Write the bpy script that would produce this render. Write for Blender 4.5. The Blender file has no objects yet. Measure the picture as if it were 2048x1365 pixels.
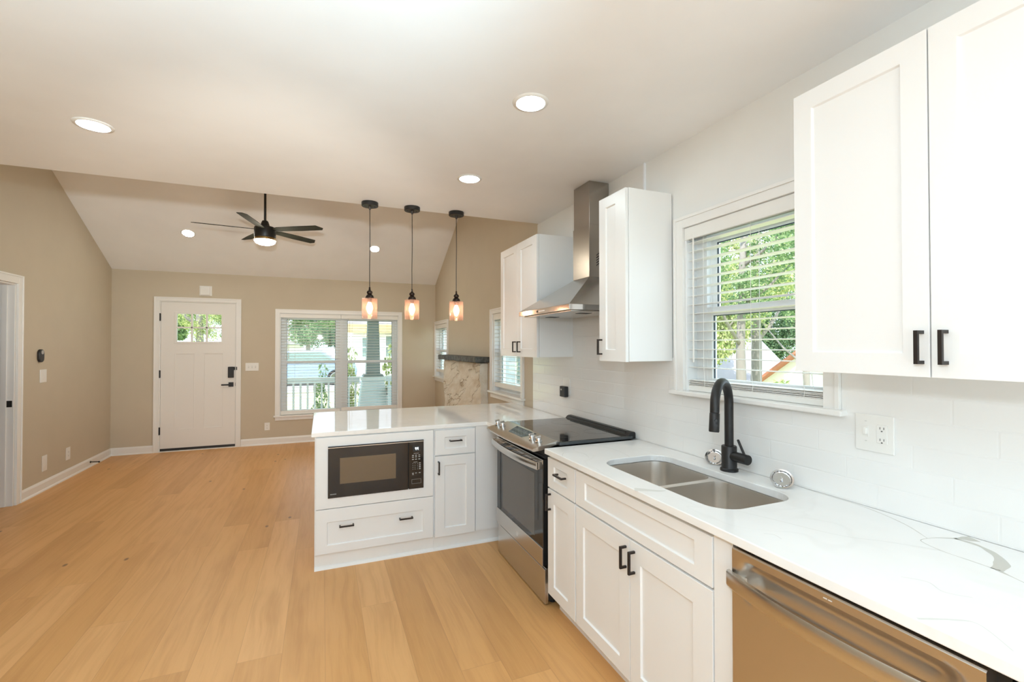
import bpy, bmesh, math, random
from math import sin, cos, pi, radians
from mathutils import Vector, Matrix, noise

random.seed(7)
SC = bpy.context.scene
COL = SC.collection

# ------------------------------------------------------------------ camera, light, exposure
cam_data = bpy.data.cameras.new('camera')
cam_data.sensor_width = 36.0
cam_data.lens = 923.65 / 2048 * 36.0
cam_data.clip_start = 0.02
cam_data.clip_end = 300
cam = bpy.data.objects.new('camera', cam_data)
COL.objects.link(cam)
cam.location = (0, 0, 1.4889)
cam.rotation_euler = (pi / 2 + 0.0119, 0.0008, -0.3895)
SC.camera = cam

SC.view_settings.view_transform = 'Standard'
SC.view_settings.look = 'None'
SC.view_settings.exposure = 0.05
SC.view_settings.gamma = 1.0
SC.view_settings.use_curve_mapping = False
SC.cycles.use_denoising = True
SC.cycles.max_bounces = 10
SC.cycles.diffuse_bounces = 6
SC.cycles.glossy_bounces = 5
SC.cycles.transparent_max_bounces = 24
SC.cycles.sample_clamp_indirect = 6.0
SC.cycles.caustics_reflective = False
SC.cycles.caustics_refractive = False

world = bpy.data.worlds.new('world')
SC.world = world
world.use_nodes = True
bg = world.node_tree.nodes['Background']
bg.inputs[0].default_value = (0.72, 0.87, 1.0, 1)
bg.inputs[1].default_value = 3.6

def lamp(name, typ, loc, power, color, rot=(0, 0, 0), **kw):
    d = bpy.data.lights.new(name, typ)
    d.energy = power
    d.color = color
    for k, v in kw.items():
        setattr(d, k, v)
    o = bpy.data.objects.new(name, d)
    o.location = loc
    o.rotation_euler = rot
    COL.objects.link(o)
    return o

sun = lamp('sun', 'SUN', (0, 0, 20), 7.5, (1.0, 0.95, 0.86), angle=radians(0.6))
sun.rotation_euler = Vector((0.55, 0.42, -0.85)).to_track_quat('-Z', 'Y').to_euler()
# the photographer's flash, just above the camera (its shadows show in the photo)
lamp('camera_flash', 'POINT', (-0.07, 0.0, 1.79), 39.0, (0.79, 0.91, 1.0), shadow_soft_size=0.05)
# added spot beside it, aimed up to brighten the ceiling
bounce = lamp('ceiling_fill_spot', 'SPOT', (-0.07, -0.02, 1.80), 160.0, (0.54, 0.83, 1.0), shadow_soft_size=0.05, spot_size=radians(124), spot_blend=0.5)
bounce.rotation_euler = Vector((-0.44, 0.55, 0.72)).to_track_quat('-Z', 'Y').to_euler()
# added spot at the flash, strengthening the ceiling edge's shadow on the vault
beam = lamp('vault_fill_spot', 'SPOT', (-0.07, 0.0, 1.79), 265.0, (1.0, 0.95, 0.86), shadow_soft_size=0.05, spot_size=radians(38), spot_blend=0.5)
beam.rotation_euler = Vector((-0.06, 1.0, 0.05)).to_track_quat('-Z', 'Y').to_euler()
beam.scale = (1.4, 1.0, 1.0)
P_DOWN = 92.0      # emission of a kitchen downlight lens
P_VAULT = 120.0

# ------------------------------------------------------------------ room numbers (metres)
W = 1.812       # right wall
LW = -2.672     # left wall
F = 7.919       # front wall
B = -2.2        # wall behind the camera
C = 2.603       # flat ceiling
E = 3.776       # end of the flat ceiling
CF = 2.559      # where the vault meets the front wall
SL = 0.5305     # vault slope
RY = (F + E) / 2
RZ = CF + SL * (F - RY)
T = 0.14        # wall thickness
ZC = 0.9165     # worktop height
ZT, ZB = 2.3423, 1.4074   # wall cabinets
XU = 1.493      # wall cabinet door plane

# ------------------------------------------------------------------ materials
def mat(name, col=(.8, .8, .8), rough=.5, metal=0.0, spec=.5, **kw):
    m = bpy.data.materials.new(name)
    m.use_nodes = True
    b = m.node_tree.nodes['Principled BSDF']
    b.inputs['Base Color'].default_value = (*col, 1)
    b.inputs['Roughness'].default_value = rough
    b.inputs['Metallic'].default_value = metal
    b.inputs['Specular IOR Level'].default_value = spec
    if 'emit' in kw:
        b.inputs['Emission Color'].default_value = (*kw['emit'][0], 1)
        b.inputs['Emission Strength'].default_value = kw['emit'][1]
    if 'coat' in kw:
        b.inputs['Coat Weight'].default_value = kw['coat']
    return m

class NT:
    """small helper to write node graphs"""
    def __init__(s, m):
        s.t = m.node_tree
        s.b = s.t.nodes['Principled BSDF'] if 'Principled BSDF' in s.t.nodes else None
    def node(s, typ, **props):
        n = s.t.nodes.new(typ)
        for k, v in props.items():
            setattr(n, k, v)
        return n
    def link(s, a, b):
        s.t.links.new(a, b)
    def put(s, sock, v):
        if isinstance(v, bpy.types.NodeSocket):
            s.link(v, sock)
        else:
            sock.default_value = v
    def math(s, op, a, b=0.0, c=None):
        n = s.node('ShaderNodeMath', operation=op)
        s.put(n.inputs[0], a)
        s.put(n.inputs[1], b)
        if c is not None:
            s.put(n.inputs[2], c)
        return n.outputs[0]
    def pos(s):
        g = s.node('ShaderNodeNewGeometry')
        x = s.node('ShaderNodeSeparateXYZ')
        s.link(g.outputs['Position'], x.inputs[0])
        return x.outputs[0], x.outputs[1], x.outputs[2], g
    def vec(s, x, y, z):
        n = s.node('ShaderNodeCombineXYZ')
        s.put(n.inputs[0], x); s.put(n.inputs[1], y); s.put(n.inputs[2], z)
        return n.outputs[0]
    def noise(s, v, scale=1.0, detail=2.0, rough=.5):
        n = s.node('ShaderNodeTexNoise')
        s.link(v, n.inputs['Vector'])
        n.inputs['Scale'].default_value = scale
        n.inputs['Detail'].default_value = detail
        n.inputs['Roughness'].default_value = rough
        return n.outputs[0]
    def white(s, v):
        n = s.node('ShaderNodeTexWhiteNoise', noise_dimensions='3D')
        s.link(v, n.inputs['Vector'])
        return n.outputs[0]
    def ramp(s, f, stops):
        n = s.node('ShaderNodeValToRGB')
        e = n.color_ramp.elements
        while len(e) < len(stops):
            e.new(.5)
        for k, (p, c) in enumerate(stops):
            e[k].position = p
            e[k].color = (*c, 1) if len(c) == 3 else c
        s.put(n.inputs[0], f)
        return n.outputs[0]
    def mix(s, f, a, b, blend='MIX'):
        n = s.node('ShaderNodeMix', data_type='RGBA', blend_type=blend)
        s.put(n.inputs[0], f)
        for sock, v in ((n.inputs[6], a), (n.inputs[7], b)):
            if isinstance(v, tuple) and len(v) == 3:
                v = (*v, 1)
            s.put(sock, v)
        return n.outputs[2]
    def smooth(s, v, lo, hi):
        n = s.node('ShaderNodeMapRange', interpolation_type='SMOOTHSTEP')
        s.put(n.inputs[0], v)
        n.inputs[1].default_value = lo
        n.inputs[2].default_value = hi
        return n.outputs[0]
    def bump(s, h, strength, dist=.01):
        n = s.node('ShaderNodeBump')
        n.inputs['Strength'].default_value = strength
        n.inputs['Distance'].default_value = dist
        s.link(h, n.inputs['Height'])
        s.link(n.outputs[0], s.b.inputs['Normal'])

def paint(name, col, rough=.6, bump=.08):
    m = mat(name, col, rough, spec=.3)
    n = NT(m)
    x, y, z, g = n.pos()
    v = n.vec(x, y, z)
    f = n.noise(v, 3.0, 3)
    c = n.mix(n.smooth(f, .3, .7), tuple(k * .985 for k in col), tuple(min(1, k * 1.015) for k in col))
    n.link(c, n.b.inputs['Base Color'])
    n.bump(n.noise(v, 260, 2), bump, .001)
    return m

M = {}
M['wall'] = paint('greige wall paint', (.565, .495, .385))
M['wallk'] = paint('wall paint lightened for kitchen light', (.80, .80, .785))  # same wall paint with the kitchen's brighter light put into its colour
M['ceil'] = paint('white ceiling paint', (.86, .865, .87))
M['trim'] = mat('white trim paint', (.82, .81, .79), .35)
M['cab'] = mat('white cabinet lacquer', (.82, .82, .815), .32)
M['door'] = mat('white door paint', (.80, .78, .75), .4)
M['black'] = mat('matte black metal', (.018, .017, .017), .42, 0.3)
M['bronze'] = mat('dark bronze metal', (.035, .028, .026), .4, .6)
M['chrome'] = mat('chrome', (.75, .76, .78), .1, 1.0)
M['blackglass'] = mat('black glass', (.012, .012, .013), .06, 0, .6)
M['hobglass'] = mat('black ceramic glass', (.016, .015, .015), .05, 0, 1.0)
M['rimsteel'] = mat('polished steel rim', (.62, .60, .57), .12, 1.0)
M['plastic_w'] = mat('white plastic', (.80, .79, .76), .35)
M['plastic_b'] = mat('black plastic', (.015, .015, .016), .45)
M['dark'] = mat('dark gap', (.02, .02, .022), .7)
M['slat'] = mat('white faux wood slat', (.80, .79, .76), .4)
M['vinyl'] = mat('white vinyl', (.80, .82, .83), .4)
M['gasket'] = mat('dark glazing gasket', (.06, .08, .10), .6)
M['socket'] = mat('bronze lamp socket', (.03, .022, .018), .3, .8)
M['blade'] = mat('black fan blade', (.040, .043, .034), .75, spec=.2)
M['led'] = mat('downlight lens', (.9, .9, .9), .4, emit=((.74, .92, 1.0), P_DOWN))
M['ledv'] = mat('warm downlight lens', (.9, .9, .9), .4, emit=((1.0, 1.0, .93), P_VAULT))
M['fanlens'] = mat('fan light lens', (.9, .9, .9), .4, emit=((1.0, .90, .74), 125.0))
M['bulb'] = mat('glowing bulb', (.9, .6, .3), .4, emit=((1.0, .62, .40), 36.0))
M['display'] = mat('lit display digits', (.1, .1, .1), .4, emit=((.85, .95, 1.0), 3.0))
M['print'] = mat('pale grey printing', (.42, .42, .41), .5)
M['lightprint'] = mat('light printing on steel', (.85, .82, .78), .4)
M['soil'] = mat('shade soil', (.1, .08, .05), .9)
M['asphalt'] = mat('street asphalt', (.36, .35, .34), .9)
M['siding'] = mat('white house siding', (.82, .83, .84), .6)
M['shadedsiding'] = mat('siding toned down for shade', (.46, .52, .60), .6)  # siding darkened and blued to stand in for shade on the wall
M['eave'] = mat('yellow stained eave wood', (.62, .43, .20), .6)
M['roofing'] = mat('grey roof shingle', (.30, .30, .32), .8)
M['redroof'] = mat('red roof shingle', (.50, .20, .14), .8)
M['winglass'] = mat('far window glass', (.20, .27, .25), .15)
M['porchpaint'] = mat('porch paint', (.66, .72, .74), .5)
M['porchdark'] = mat('grey column shingle', (.20, .235, .24), .75)
M['stucco_grey'] = mat('pale pedestal stucco', (.56, .64, .67), .85)
M['carpaint'] = mat('pale blue car paint', (.26, .36, .50), .25)
M['tyre'] = mat('tyre rubber', (.02, .02, .02), .8)
M['bark'] = mat('tree bark', (.26, .23, .215), .9)
M['outlet_slot'] = mat('outlet slot', (.10, .10, .10), .6)
M['grout_trim'] = mat('white edge trim', (.86, .88, .92), .25)
M['vein'] = mat('grey gold stone vein', (.55, .54, .49), .22)
M['veinfaint'] = mat('faint stone vein', (.70, .70, .67), .22)
M['fence'] = mat('weathered fence', (.55, .52, .48), .8)

def glass_mat(name, tint, base=.04, col=(1, 1, 1), veil=0.0, veilcol=(1, 1, 1)):
    """thin clear glass: straight-through light plus a facing-dependent mirror and, if asked, a little scatter"""
    m = bpy.data.materials.new(name)
    m.use_nodes = True
    t = m.node_tree
    t.nodes.clear()
    out = t.nodes.new('ShaderNodeOutputMaterial')
    tr = t.nodes.new('ShaderNodeBsdfTransparent')
    tr.inputs[0].default_value = (*tint, 1)
    gl = t.nodes.new('ShaderNodeBsdfGlossy')
    gl.inputs['Roughness'].default_value = .02
    gl.inputs[0].default_value = (*col, 1)
    lw = t.nodes.new('ShaderNodeLayerWeight')
    lw.inputs[0].default_value = .5
    p = t.nodes.new('ShaderNodeMath')
    p.operation = 'POWER'
    p.inputs[1].default_value = 4.0
    t.links.new(lw.outputs['Facing'], p.inputs[0])
    q = t.nodes.new('ShaderNodeMath')
    q.operation = 'MULTIPLY_ADD'
    q.inputs[1].default_value = .6
    q.inputs[2].default_value = base
    t.links.new(p.outputs[0], q.inputs[0])
    mx = t.nodes.new('ShaderNodeMixShader')
    t.links.new(q.outputs[0], mx.inputs[0])
    t.links.new(tr.outputs[0], mx.inputs[1])
    t.links.new(gl.outputs[0], mx.inputs[2])
    last = mx
    if veil:
        tl = t.nodes.new('ShaderNodeBsdfTranslucent')
        tl.inputs[0].default_value = (*veilcol, 1)
        m2 = t.nodes.new('ShaderNodeMixShader')
        m2.inputs[0].default_value = veil
        t.links.new(mx.outputs[0], m2.inputs[1])
        t.links.new(tl.outputs[0], m2.inputs[2])
        last = m2
    t.links.new(last.outputs[0], out.inputs[0])
    return m
M['pane'] = glass_mat('window pane glass', (.96, .975, .97), .02)
M['shade'] = glass_mat('rosy clear shade glass', (1.0, .93, .90), .05, (1.0, .88, .83), .07, (1.0, .76, .68))

def steel(name, col, rough, axis='z', strength=.006):
    m = mat(name, col, rough, 1.0)
    n = NT(m)
    x, y, z, g = n.pos()
    k = {'x': (6, 400, 400), 'y': (400, 6, 400), 'z': (400, 400, 6)}[axis]
    v = n.vec(n.math('MULTIPLY', x, k[0]), n.math('MULTIPLY', y, k[1]), n.math('MULTIPLY', z, k[2]))
    f = n.noise(v, 1.0, 2)
    n.link(n.math('ADD', n.math('MULTIPLY', f, .06), rough - .03), n.b.inputs['Roughness'])
    n.bump(f, strength, .001)
    return m
M['steel'] = steel('brushed stainless steel', (.62, .60, .57), .22, 'y')
M['steelv'] = steel('brushed stainless steel upright grain', (.40, .37, .335), .24, 'z')
M['sinksteel'] = mat('satin sink steel', (.78, .745, .70), .30, 1.0)
M['steelwarm'] = steel('satin warm steel', (.60, .565, .52), .30, 'y')

def floor_mat():
    m = mat('oak plank floor', (.6, .4, .2), .38, spec=.4)
    n = NT(m)
    x, y, z, g = n.pos()
    PW = .1925
    px = n.math('DIVIDE', n.math('ADD', x, 20 * PW - .56 + 1.12), PW)
    col = n.math('FLOOR', px)
    fx = n.math('FRACT', px)
    off = n.math('MULTIPLY', n.white(n.vec(col, 3.7, 1.3)), 7.3)
    py = n.math('DIVIDE', n.math('ADD', y, n.math('ADD', off, 20)), 1.9)
    row = n.math('FLOOR', py)
    fy = n.math('FRACT', py)
    v1 = n.white(n.vec(col, row, .5))
    v2 = n.white(n.vec(col, row, 7.5))
    tone = n.ramp(v1, [(0, (.60, .318, .118)), (.15, (.655, .350, .130)), (.55, (.68, .368, .140)), (.85, (.705, .388, .153)), (1, (.74, .418, .176))])
    wv = n.noise(n.vec(n.math('ADD', n.math('MULTIPLY', x, 3), n.math('MULTIPLY', v2, 17)), n.math('MULTIPLY', y, 1.6), v1), 1.0, 2)
    gx = n.math('ADD', n.math('MULTIPLY', n.math('ADD', x, n.math('MULTIPLY', wv, .10)), 26), n.math('MULTIPLY', v2, 91))
    gv = n.vec(gx, n.math('MULTIPLY', y, 1.3), n.math('MULTIPLY', v1, 37))
    g1 = n.noise(gv, 1.0, 5, .6)
    fine = n.noise(n.vec(n.math('MULTIPLY', x, 160), n.math('MULTIPLY', y, 5), v2), 1.0, 3, .6)
    cloud = n.noise(n.vec(n.math('ADD', n.math('MULTIPLY', x, 5), n.math('MULTIPLY', v2, 40)), n.math('MULTIPLY', y, 1.2), v1), 1.0, 3)
    c = n.mix(n.math('MULTIPLY', n.smooth(g1, .42, .66), .30), tone, (.46, .222, .078))
    c = n.mix(n.math('MULTIPLY', n.smooth(fine, .45, .7), .14), c, (.76, .45, .20))
    c = n.mix(n.math('MULTIPLY', n.smooth(cloud, .52, .75), .36), c, (.44, .215, .075))
    vo = n.node('ShaderNodeTexVoronoi', voronoi_dimensions='2D')
    n.link(n.vec(n.math('MULTIPLY', x, 2.1), n.math('MULTIPLY', y, 1.15), 0.0), vo.inputs['Vector'])
    vo.inputs['Scale'].default_value = 1.0
    kn = n.math('SUBTRACT', 1.0, n.smooth(n.math('ADD', vo.outputs['Distance'], n.math('MULTIPLY', g1, .02)), .022, .046))
    gate = n.smooth(n.white(n.vec(n.math('FLOOR', n.math('MULTIPLY', x, 1.7)), n.math('FLOOR', n.math('MULTIPLY', y, 1.1)), 2.2)), .55, .6)
    c = n.mix(n.math('MULTIPLY', n.math('MULTIPLY', kn, gate), .75), c, (.10, .055, .03))
    ex = n.math('MULTIPLY', n.math('MINIMUM', fx, n.math('SUBTRACT', 1.0, fx)), PW)
    ey = n.math('MULTIPLY', n.math('MINIMUM', fy, n.math('SUBTRACT', 1.0, fy)), 1.9)
    e = n.math('MINIMUM', ex, ey)
    seam = n.math('SUBTRACT', 1.0, n.smooth(e, .0004, .0018))
    c = n.mix(n.math('MULTIPLY', seam, .28), c, (.20, .10, .045))
    n.link(c, n.b.inputs['Base Color'])
    n.link(n.math('ADD', n.math('MULTIPLY', g1, .12), .34), n.b.inputs['Roughness'])
    n.bump(n.math('SUBTRACT', n.math('MULTIPLY', fine, .2), seam), .12, .001)
    return m
M['floor'] = floor_mat()

def tile_mat():
    m = mat('white subway tile', (.8, .8, .79), .14)
    n = NT(m)
    x, y, z, g = n.pos()
    H_, L_ = .0808, .3155
    pz = n.math('DIVIDE', n.math('ADD', z, 10 * H_ - .9195), H_)
    row = n.math('FLOOR', pz)
    fz = n.math('FRACT', pz)
    # rows counted from the worktop; every row slides a third of a tile
    pu = n.math('DIVIDE', n.math('ADD', n.math('SUBTRACT', y, 2.069), n.math('MULTIPLY', n.math('SUBTRACT', 11.0, row), L_ / 3)), L_)
    pu = n.math('ADD', pu, 40.0)
    fu = n.math('FRACT', pu)
    ez = n.math('MULTIPLY', n.math('MINIMUM', fz, n.math('SUBTRACT', 1.0, fz)), H_)
    eu = n.math('MULTIPLY', n.math('MINIMUM', fu, n.math('SUBTRACT', 1.0, fu)), L_)
    e = n.math('MINIMUM', ez, eu)
    gr = n.math('SUBTRACT', 1.0, n.smooth(e, .0008, .0020))
    idv = n.white(n.vec(row, n.math('FLOOR', pu), 1.0))
    c = n.mix(idv, (.805, .80, .785), (.82, .815, .80))
    c = n.mix(n.math('MULTIPLY', gr, .5), c, (.73, .73, .72))
    n.link(c, n.b.inputs['Base Color'])
    n.link(n.math('ADD', .13, n.math('MULTIPLY', gr, .5)), n.b.inputs['Roughness'])
    n.bump(n.smooth(e, .0005, .005), .35, .0015)
    return m
M['tile'] = tile_mat()

def quartz_mat():
    m = mat('white veined quartz', (.85, .85, .84), .055)
    n = NT(m)
    x, y, z, g = n.pos()
    v = n.vec(x, y, z)
    d = n.noise(v, 1.4, 3)
    w = n.noise(n.vec(n.math('ADD', x, n.math('MULTIPLY', d, 1.2)), n.math('ADD', y, d), z), 1.15, 3, .5)
    line = n.math('ABSOLUTE', n.math('SUBTRACT', w, .5))
    k = n.math('SUBTRACT', 1.0, n.smooth(line, .0, .012))
    c = n.mix(n.smooth(n.noise(v, 5, 3), .35, .7), (.84, .84, .83), (.87, .87, .86))
    c = n.mix(n.math('MULTIPLY', k, .10), c, (.60, .59, .55))
    n.link(c, n.b.inputs['Base Color'])
    return m
M['quartz'] = quartz_mat()

def rough_mat(name, a, b, scale, rough=.85, bump=.5):
    m = mat(name, a, rough)
    n = NT(m)
    x, y, z, g = n.pos()
    f = n.noise(n.vec(x, y, z), scale, 5, .6)
    n.link(n.mix(n.smooth(f, .35, .68), a, b), n.b.inputs['Base Color'])
    n.bump(f, bump, .01)
    return m
def plaster_mat():
    m = mat('cream painted masonry', (.76, .73, .65), .8)
    n = NT(m)
    x, y, z, g = n.pos()
    v = n.vec(n.math('MULTIPLY', x, 1.0), n.math('MULTIPLY', y, .34), n.math('ADD', z, n.math('MULTIPLY', y, .25)))
    f = n.noise(v, 7.0, 5, .62)
    k = n.noise(v, 4.2, 3, .5)
    crack = n.math('SUBTRACT', 1.0, n.smooth(n.math('ABSOLUTE', n.math('SUBTRACT', k, .5)), .0, .018))
    c = n.mix(n.smooth(f, .35, .7), (.78, .75, .67), (.66, .60, .49))
    c = n.mix(n.math('MULTIPLY', crack, n.smooth(f, .40, .6)), c, (.42, .35, .25))
    n.link(c, n.b.inputs['Base Color'])
    n.bump(n.math('SUBTRACT', f, n.math('MULTIPLY', crack, .4)), .8, .03)
    return m
M['plaster'] = plaster_mat()
M['mantel'] = rough_mat('charcoal weathered beam', (.045, .047, .044), (.13, .135, .125), 14, .7, .6)
M['lawn'] = rough_mat('mown lawn', (.42, .50, .20), (.62, .60, .34), 3, .9, .2)
M['frost'] = rough_mat('porch deck board', (.60, .62, .62), (.52, .54, .55), 4, .7, .1)

def leaf_mat(name, a, b, c):
    m = mat(name, a, .6, spec=.2)
    n = NT(m)
    g = n.node('ShaderNodeNewGeometry')
    col = n.ramp(g.outputs['Random Per Island'], [(0, a), (.5, b), (1, c)])
    n.link(col, n.b.inputs['Base Color'])
    tr = n.node('ShaderNodeBsdfTranslucent')
    n.link(col, tr.inputs[0])
    mx = n.node('ShaderNodeMixShader')
    mx.inputs[0].default_value = .4
    out = [q for q in n.t.nodes if q.type == 'OUTPUT_MATERIAL'][0]
    n.link(n.b.outputs[0], mx.inputs[1])
    n.link(tr.outputs[0], mx.inputs[2])
    n.link(mx.outputs[0], out.inputs[0])
    return m
M['leaf1'] = leaf_mat('green tree leaves', (.10, .20, .09), (.20, .32, .14), (.46, .55, .30))
M['leaf2'] = leaf_mat('yellow green leaves', (.22, .31, .10), (.42, .48, .18), (.72, .70, .42))
M['leaf3'] = leaf_mat('deep green leaves', (.07, .14, .08), (.13, .22, .12), (.28, .38, .22))

# ------------------------------------------------------------------ building helpers
ORG = {}

def org(o):
    return ORG.get(o.name, Vector((0, 0, 0)))

def thing(name, label, cat, loc, group=None):
    o = bpy.data.objects.new(name, None)
    o.empty_display_size = .05
    COL.objects.link(o)
    o.location = loc
    ORG[o.name] = Vector(loc)
    o['label'] = label
    o['category'] = cat
    if group:
        o['group'] = group
    return o

def tag(o, label, cat, group=None):
    o['label'] = label
    o['category'] = cat
    if group:
        o['group'] = group
    return o

def put(name, bm, m, parent=None, bevel=0, smooth=False, label=None, seg=2, sharp=38, base=None):
    """link a bmesh (world coordinates) as ONE object; parented parts keep the thing's origin"""
    me = bpy.data.meshes.new(name)
    if parent is not None:
        o0 = org(parent)
    elif base is not None:
        o0 = Vector(base)
    else:
        o0 = Vector((0, 0, 0))
    bmesh.ops.recalc_face_normals(bm, faces=bm.faces)
    bm.transform(Matrix.Translation(-o0))
    bm.to_mesh(me)
    bm.free()
    for k in (m if isinstance(m, (list, tuple)) else [m]):
        me.materials.append(M[k])
    o = bpy.data.objects.new(name, me)
    COL.objects.link(o)
    ORG[o.name] = o0
    if parent is not None:
        o.parent = parent
    else:
        o.location = o0
    if label:
        o['label'] = label
    if bevel:
        b = o.modifiers.new('bevel', 'BEVEL')
        b.width = bevel
        b.segments = seg
        b.limit_method = 'ANGLE'
        b.angle_limit = radians(35)
    if smooth:
        for p in me.polygons:
            p.use_smooth = True
        me.set_sharp_from_angle(angle=radians(sharp))
    return o

def struct(name, bm, m, parent=None, **kw):
    o = put(name, bm, m, parent, **kw)
    if parent is None:
        o['kind'] = 'structure'
    return o

def new():
    return bmesh.new()

def box(bm, x0, x1, y0, y1, z0, z1, mi=0):
    x0, x1 = min(x0, x1), max(x0, x1)
    y0, y1 = min(y0, y1), max(y0, y1)
    z0, z1 = min(z0, z1), max(z0, z1)
    v = [bm.verts.new(p) for p in ((x0, y0, z0), (x1, y0, z0), (x1, y1, z0), (x0, y1, z0), (x0, y0, z1), (x1, y0, z1), (x1, y1, z1), (x0, y1, z1))]
    for f in ((0, 3, 2, 1), (4, 5, 6, 7), (0, 1, 5, 4), (1, 2, 6, 5), (2, 3, 7, 6), (3, 0, 4, 7)):
        bm.faces.new([v[i] for i in f]).material_index = mi
    return bm

def b1(*a):
    return box(new(), *a)

def prism(bm, pts, n, mi=0):
    """closed prism: polygon pts (3D) swept along vector n"""
    n = Vector(n)
    a = [bm.verts.new(p) for p in pts]
    b = [bm.verts.new(Vector(p) + n) for p in pts]
    fs = [bm.faces.new(a), bm.faces.new(b[::-1])]
    for i in range(len(a)):
        j = (i + 1) % len(a)
        fs.append(bm.faces.new((a[j], a[i], b[i], b[j])))
    for f in fs:
        f.material_index = mi
    return bm

def frame_of(d):
    d = Vector(d).normalized()
    q = d.to_track_quat('Z', 'Y')
    return q @ Vector((1, 0, 0)), q @ Vector((0, 1, 0))

def tube(bm, pts, r, seg=12, cap=True, closed=False):
    pts = [Vector(p) for p in pts]
    n = len(pts)
    rs = r if isinstance(r, (list, tuple)) else [r] * n
    t0 = (pts[1] - pts[0]).normalized()
    u, v = frame_of(t0)
    rings = []
    prev = t0
    for i, p in enumerate(pts):
        if closed:
            t = (pts[(i + 1) % n] - pts[i - 1]).normalized()
        elif i == 0:
            t = t0
        elif i == n - 1:
            t = (pts[-1] - pts[-2]).normalized()
        else:
            t = ((pts[i + 1] - p).normalized() + (p - pts[i - 1]).normalized()).normalized()
        q = prev.rotation_difference(t)
        u = q @ u
        v = q @ v
        prev = t
        rings.append([bm.verts.new(p + rs[i] * (cos(2 * pi * k / seg) * u + sin(2 * pi * k / seg) * v)) for k in range(seg)])
    m = n if closed else n - 1
    for i in range(m):
        a, b = rings[i], rings[(i + 1) % n]
        for k in range(seg):
            bm.faces.new((a[k], a[(k + 1) % seg], b[(k + 1) % seg], b[k]))
    if cap and not closed:
        bm.faces.new(rings[0][::-1])
        bm.faces.new(rings[-1])
    return bm

def lathe(bm, prof, c, axis=(0, 0, 1), seg=32, mi=0):
    """profile [(radius, height)] turned round axis through c"""
    c = Vector(c)
    d = Vector(axis).normalized()
    u, v = frame_of(d)
    rings = []
    for r, h in prof:
        if r < 1e-6:
            rings.append([bm.verts.new(c + d * h)])
        else:
            rings.append([bm.verts.new(c + d * h + r * (cos(2 * pi * k / seg) * u + sin(2 * pi * k / seg) * v)) for k in range(seg)])
    for a, b in zip(rings, rings[1:]):
        for k in range(seg):
            k2 = (k + 1) % seg
            if len(a) == 1 and len(b) == 1:
                continue
            if len(a) == 1:
                f = bm.faces.new((a[0], b[k2], b[k]))
            elif len(b) == 1:
                f = bm.faces.new((a[k], a[k2], b[0]))
            else:
                f = bm.faces.new((a[k], a[k2], b[k2], b[k]))
            f.material_index = mi
    return bm

def cyl(bm, c, r, h, axis=(0, 0, 1), seg=32, mi=0):
    return lathe(bm, [(0, 0), (r, 0), (r, h), (0, h)], c, axis, seg, mi)

def rrect(x0, x1, y0, y1, r, n=8):
    if not isinstance(r, (list, tuple)):
        r = [r] * 4
    out = []
    for (cx, cy, a0, q) in ((x1 - r[0], y1 - r[0], 0, r[0]), (x0 + r[1], y1 - r[1], pi / 2, r[1]), (x0 + r[2], y0 + r[2], pi, r[2]), (x1 - r[3], y0 + r[3], 3 * pi / 2, r[3])):
        for i in range(n + 1):
            a = a0 + pi / 2 * i / n
            out.append((cx + q * cos(a), cy + q * sin(a)))
    return out

def holed(bm, outer, holes, z0, z1):
    """horizontal slab with holes"""
    def loop(pts, z):
        vs = [bm.verts.new((x, y, z)) for x, y in pts]
        es = [bm.edges.new((vs[i], vs[(i + 1) % len(vs)])) for i in range(len(vs))]
        return vs, es
    L = []
    for z in (z0, z1):
        es = []
        for pts in [outer] + holes:
            vs, e = loop(pts, z)
            L.append(vs)
            es += e
        bmesh.ops.triangle_fill(bm, use_beauty=True, use_dissolve=False, edges=es)
    k = len(holes) + 1
    for i in range(k):
        a, b = L[i], L[i + k]
        for j in range(len(a)):
            j2 = (j + 1) % len(a)
            bm.faces.new((a[j], a[j2], b[j2], b[j]))
    return bm

def wallplate(bm, u0, u1, v0, v1, holes, place):
    """flat wall with rectangular holes; place(u, v, w) -> xyz, w = 0 face, 1 back"""
    us = sorted({u0, u1, *[h[0] for h in holes], *[h[1] for h in holes]})
    vs = sorted({v0, v1, *[h[2] for h in holes], *[h[3] for h in holes]})
    solid = {}
    for i in range(len(us) - 1):
        for j in range(len(vs) - 1):
            cu, cv = (us[i] + us[i + 1]) / 2, (vs[j] + vs[j + 1]) / 2
            solid[i, j] = not any(h[0] < cu < h[1] and h[2] < cv < h[3] for h in holes)
    cache = {}
    def V(u, v, w):
        k = (u, v, w)
        if k not in cache:
            cache[k] = bm.verts.new(place(u, v, w))
        return cache[k]
    for (i, j), s in solid.items():
        if not s:
            continue
        a, b, c, d = us[i], us[i + 1], vs[j], vs[j + 1]
        bm.faces.new([V(a, c, 0), V(b, c, 0), V(b, d, 0), V(a, d, 0)])
        bm.faces.new([V(a, c, 1), V(a, d, 1), V(b, d, 1), V(b, c, 1)])
        for (di, dj, p, q) in ((-1, 0, (a, c), (a, d)), (1, 0, (b, d), (b, c)), (0, -1, (b, c), (a, c)), (0, 1, (a, d), (b, d))):
            if not solid.get((i + di, j + dj), False):
                bm.faces.new([V(*p, 0), V(*q, 0), V(*q, 1), V(*p, 1)])
    return bm

# orientation maps: (u, v, w) with w = out towards the room
def on_right(X):
    return lambda u, v, w: Vector((X - w, u, v))
def on_front(Y):
    return lambda u, v, w: Vector((u, Y - w, v))
def on_left(X):
    return lambda u, v, w: Vector((X + w, u, v))

def mbox(bm, P, u0, u1, v0, v1, w0, w1):
    a, b = P(u0, v0, w0), P(u1, v1, w1)
    return box(bm, a.x, b.x, a.y, b.y, a.z, b.z)

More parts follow.
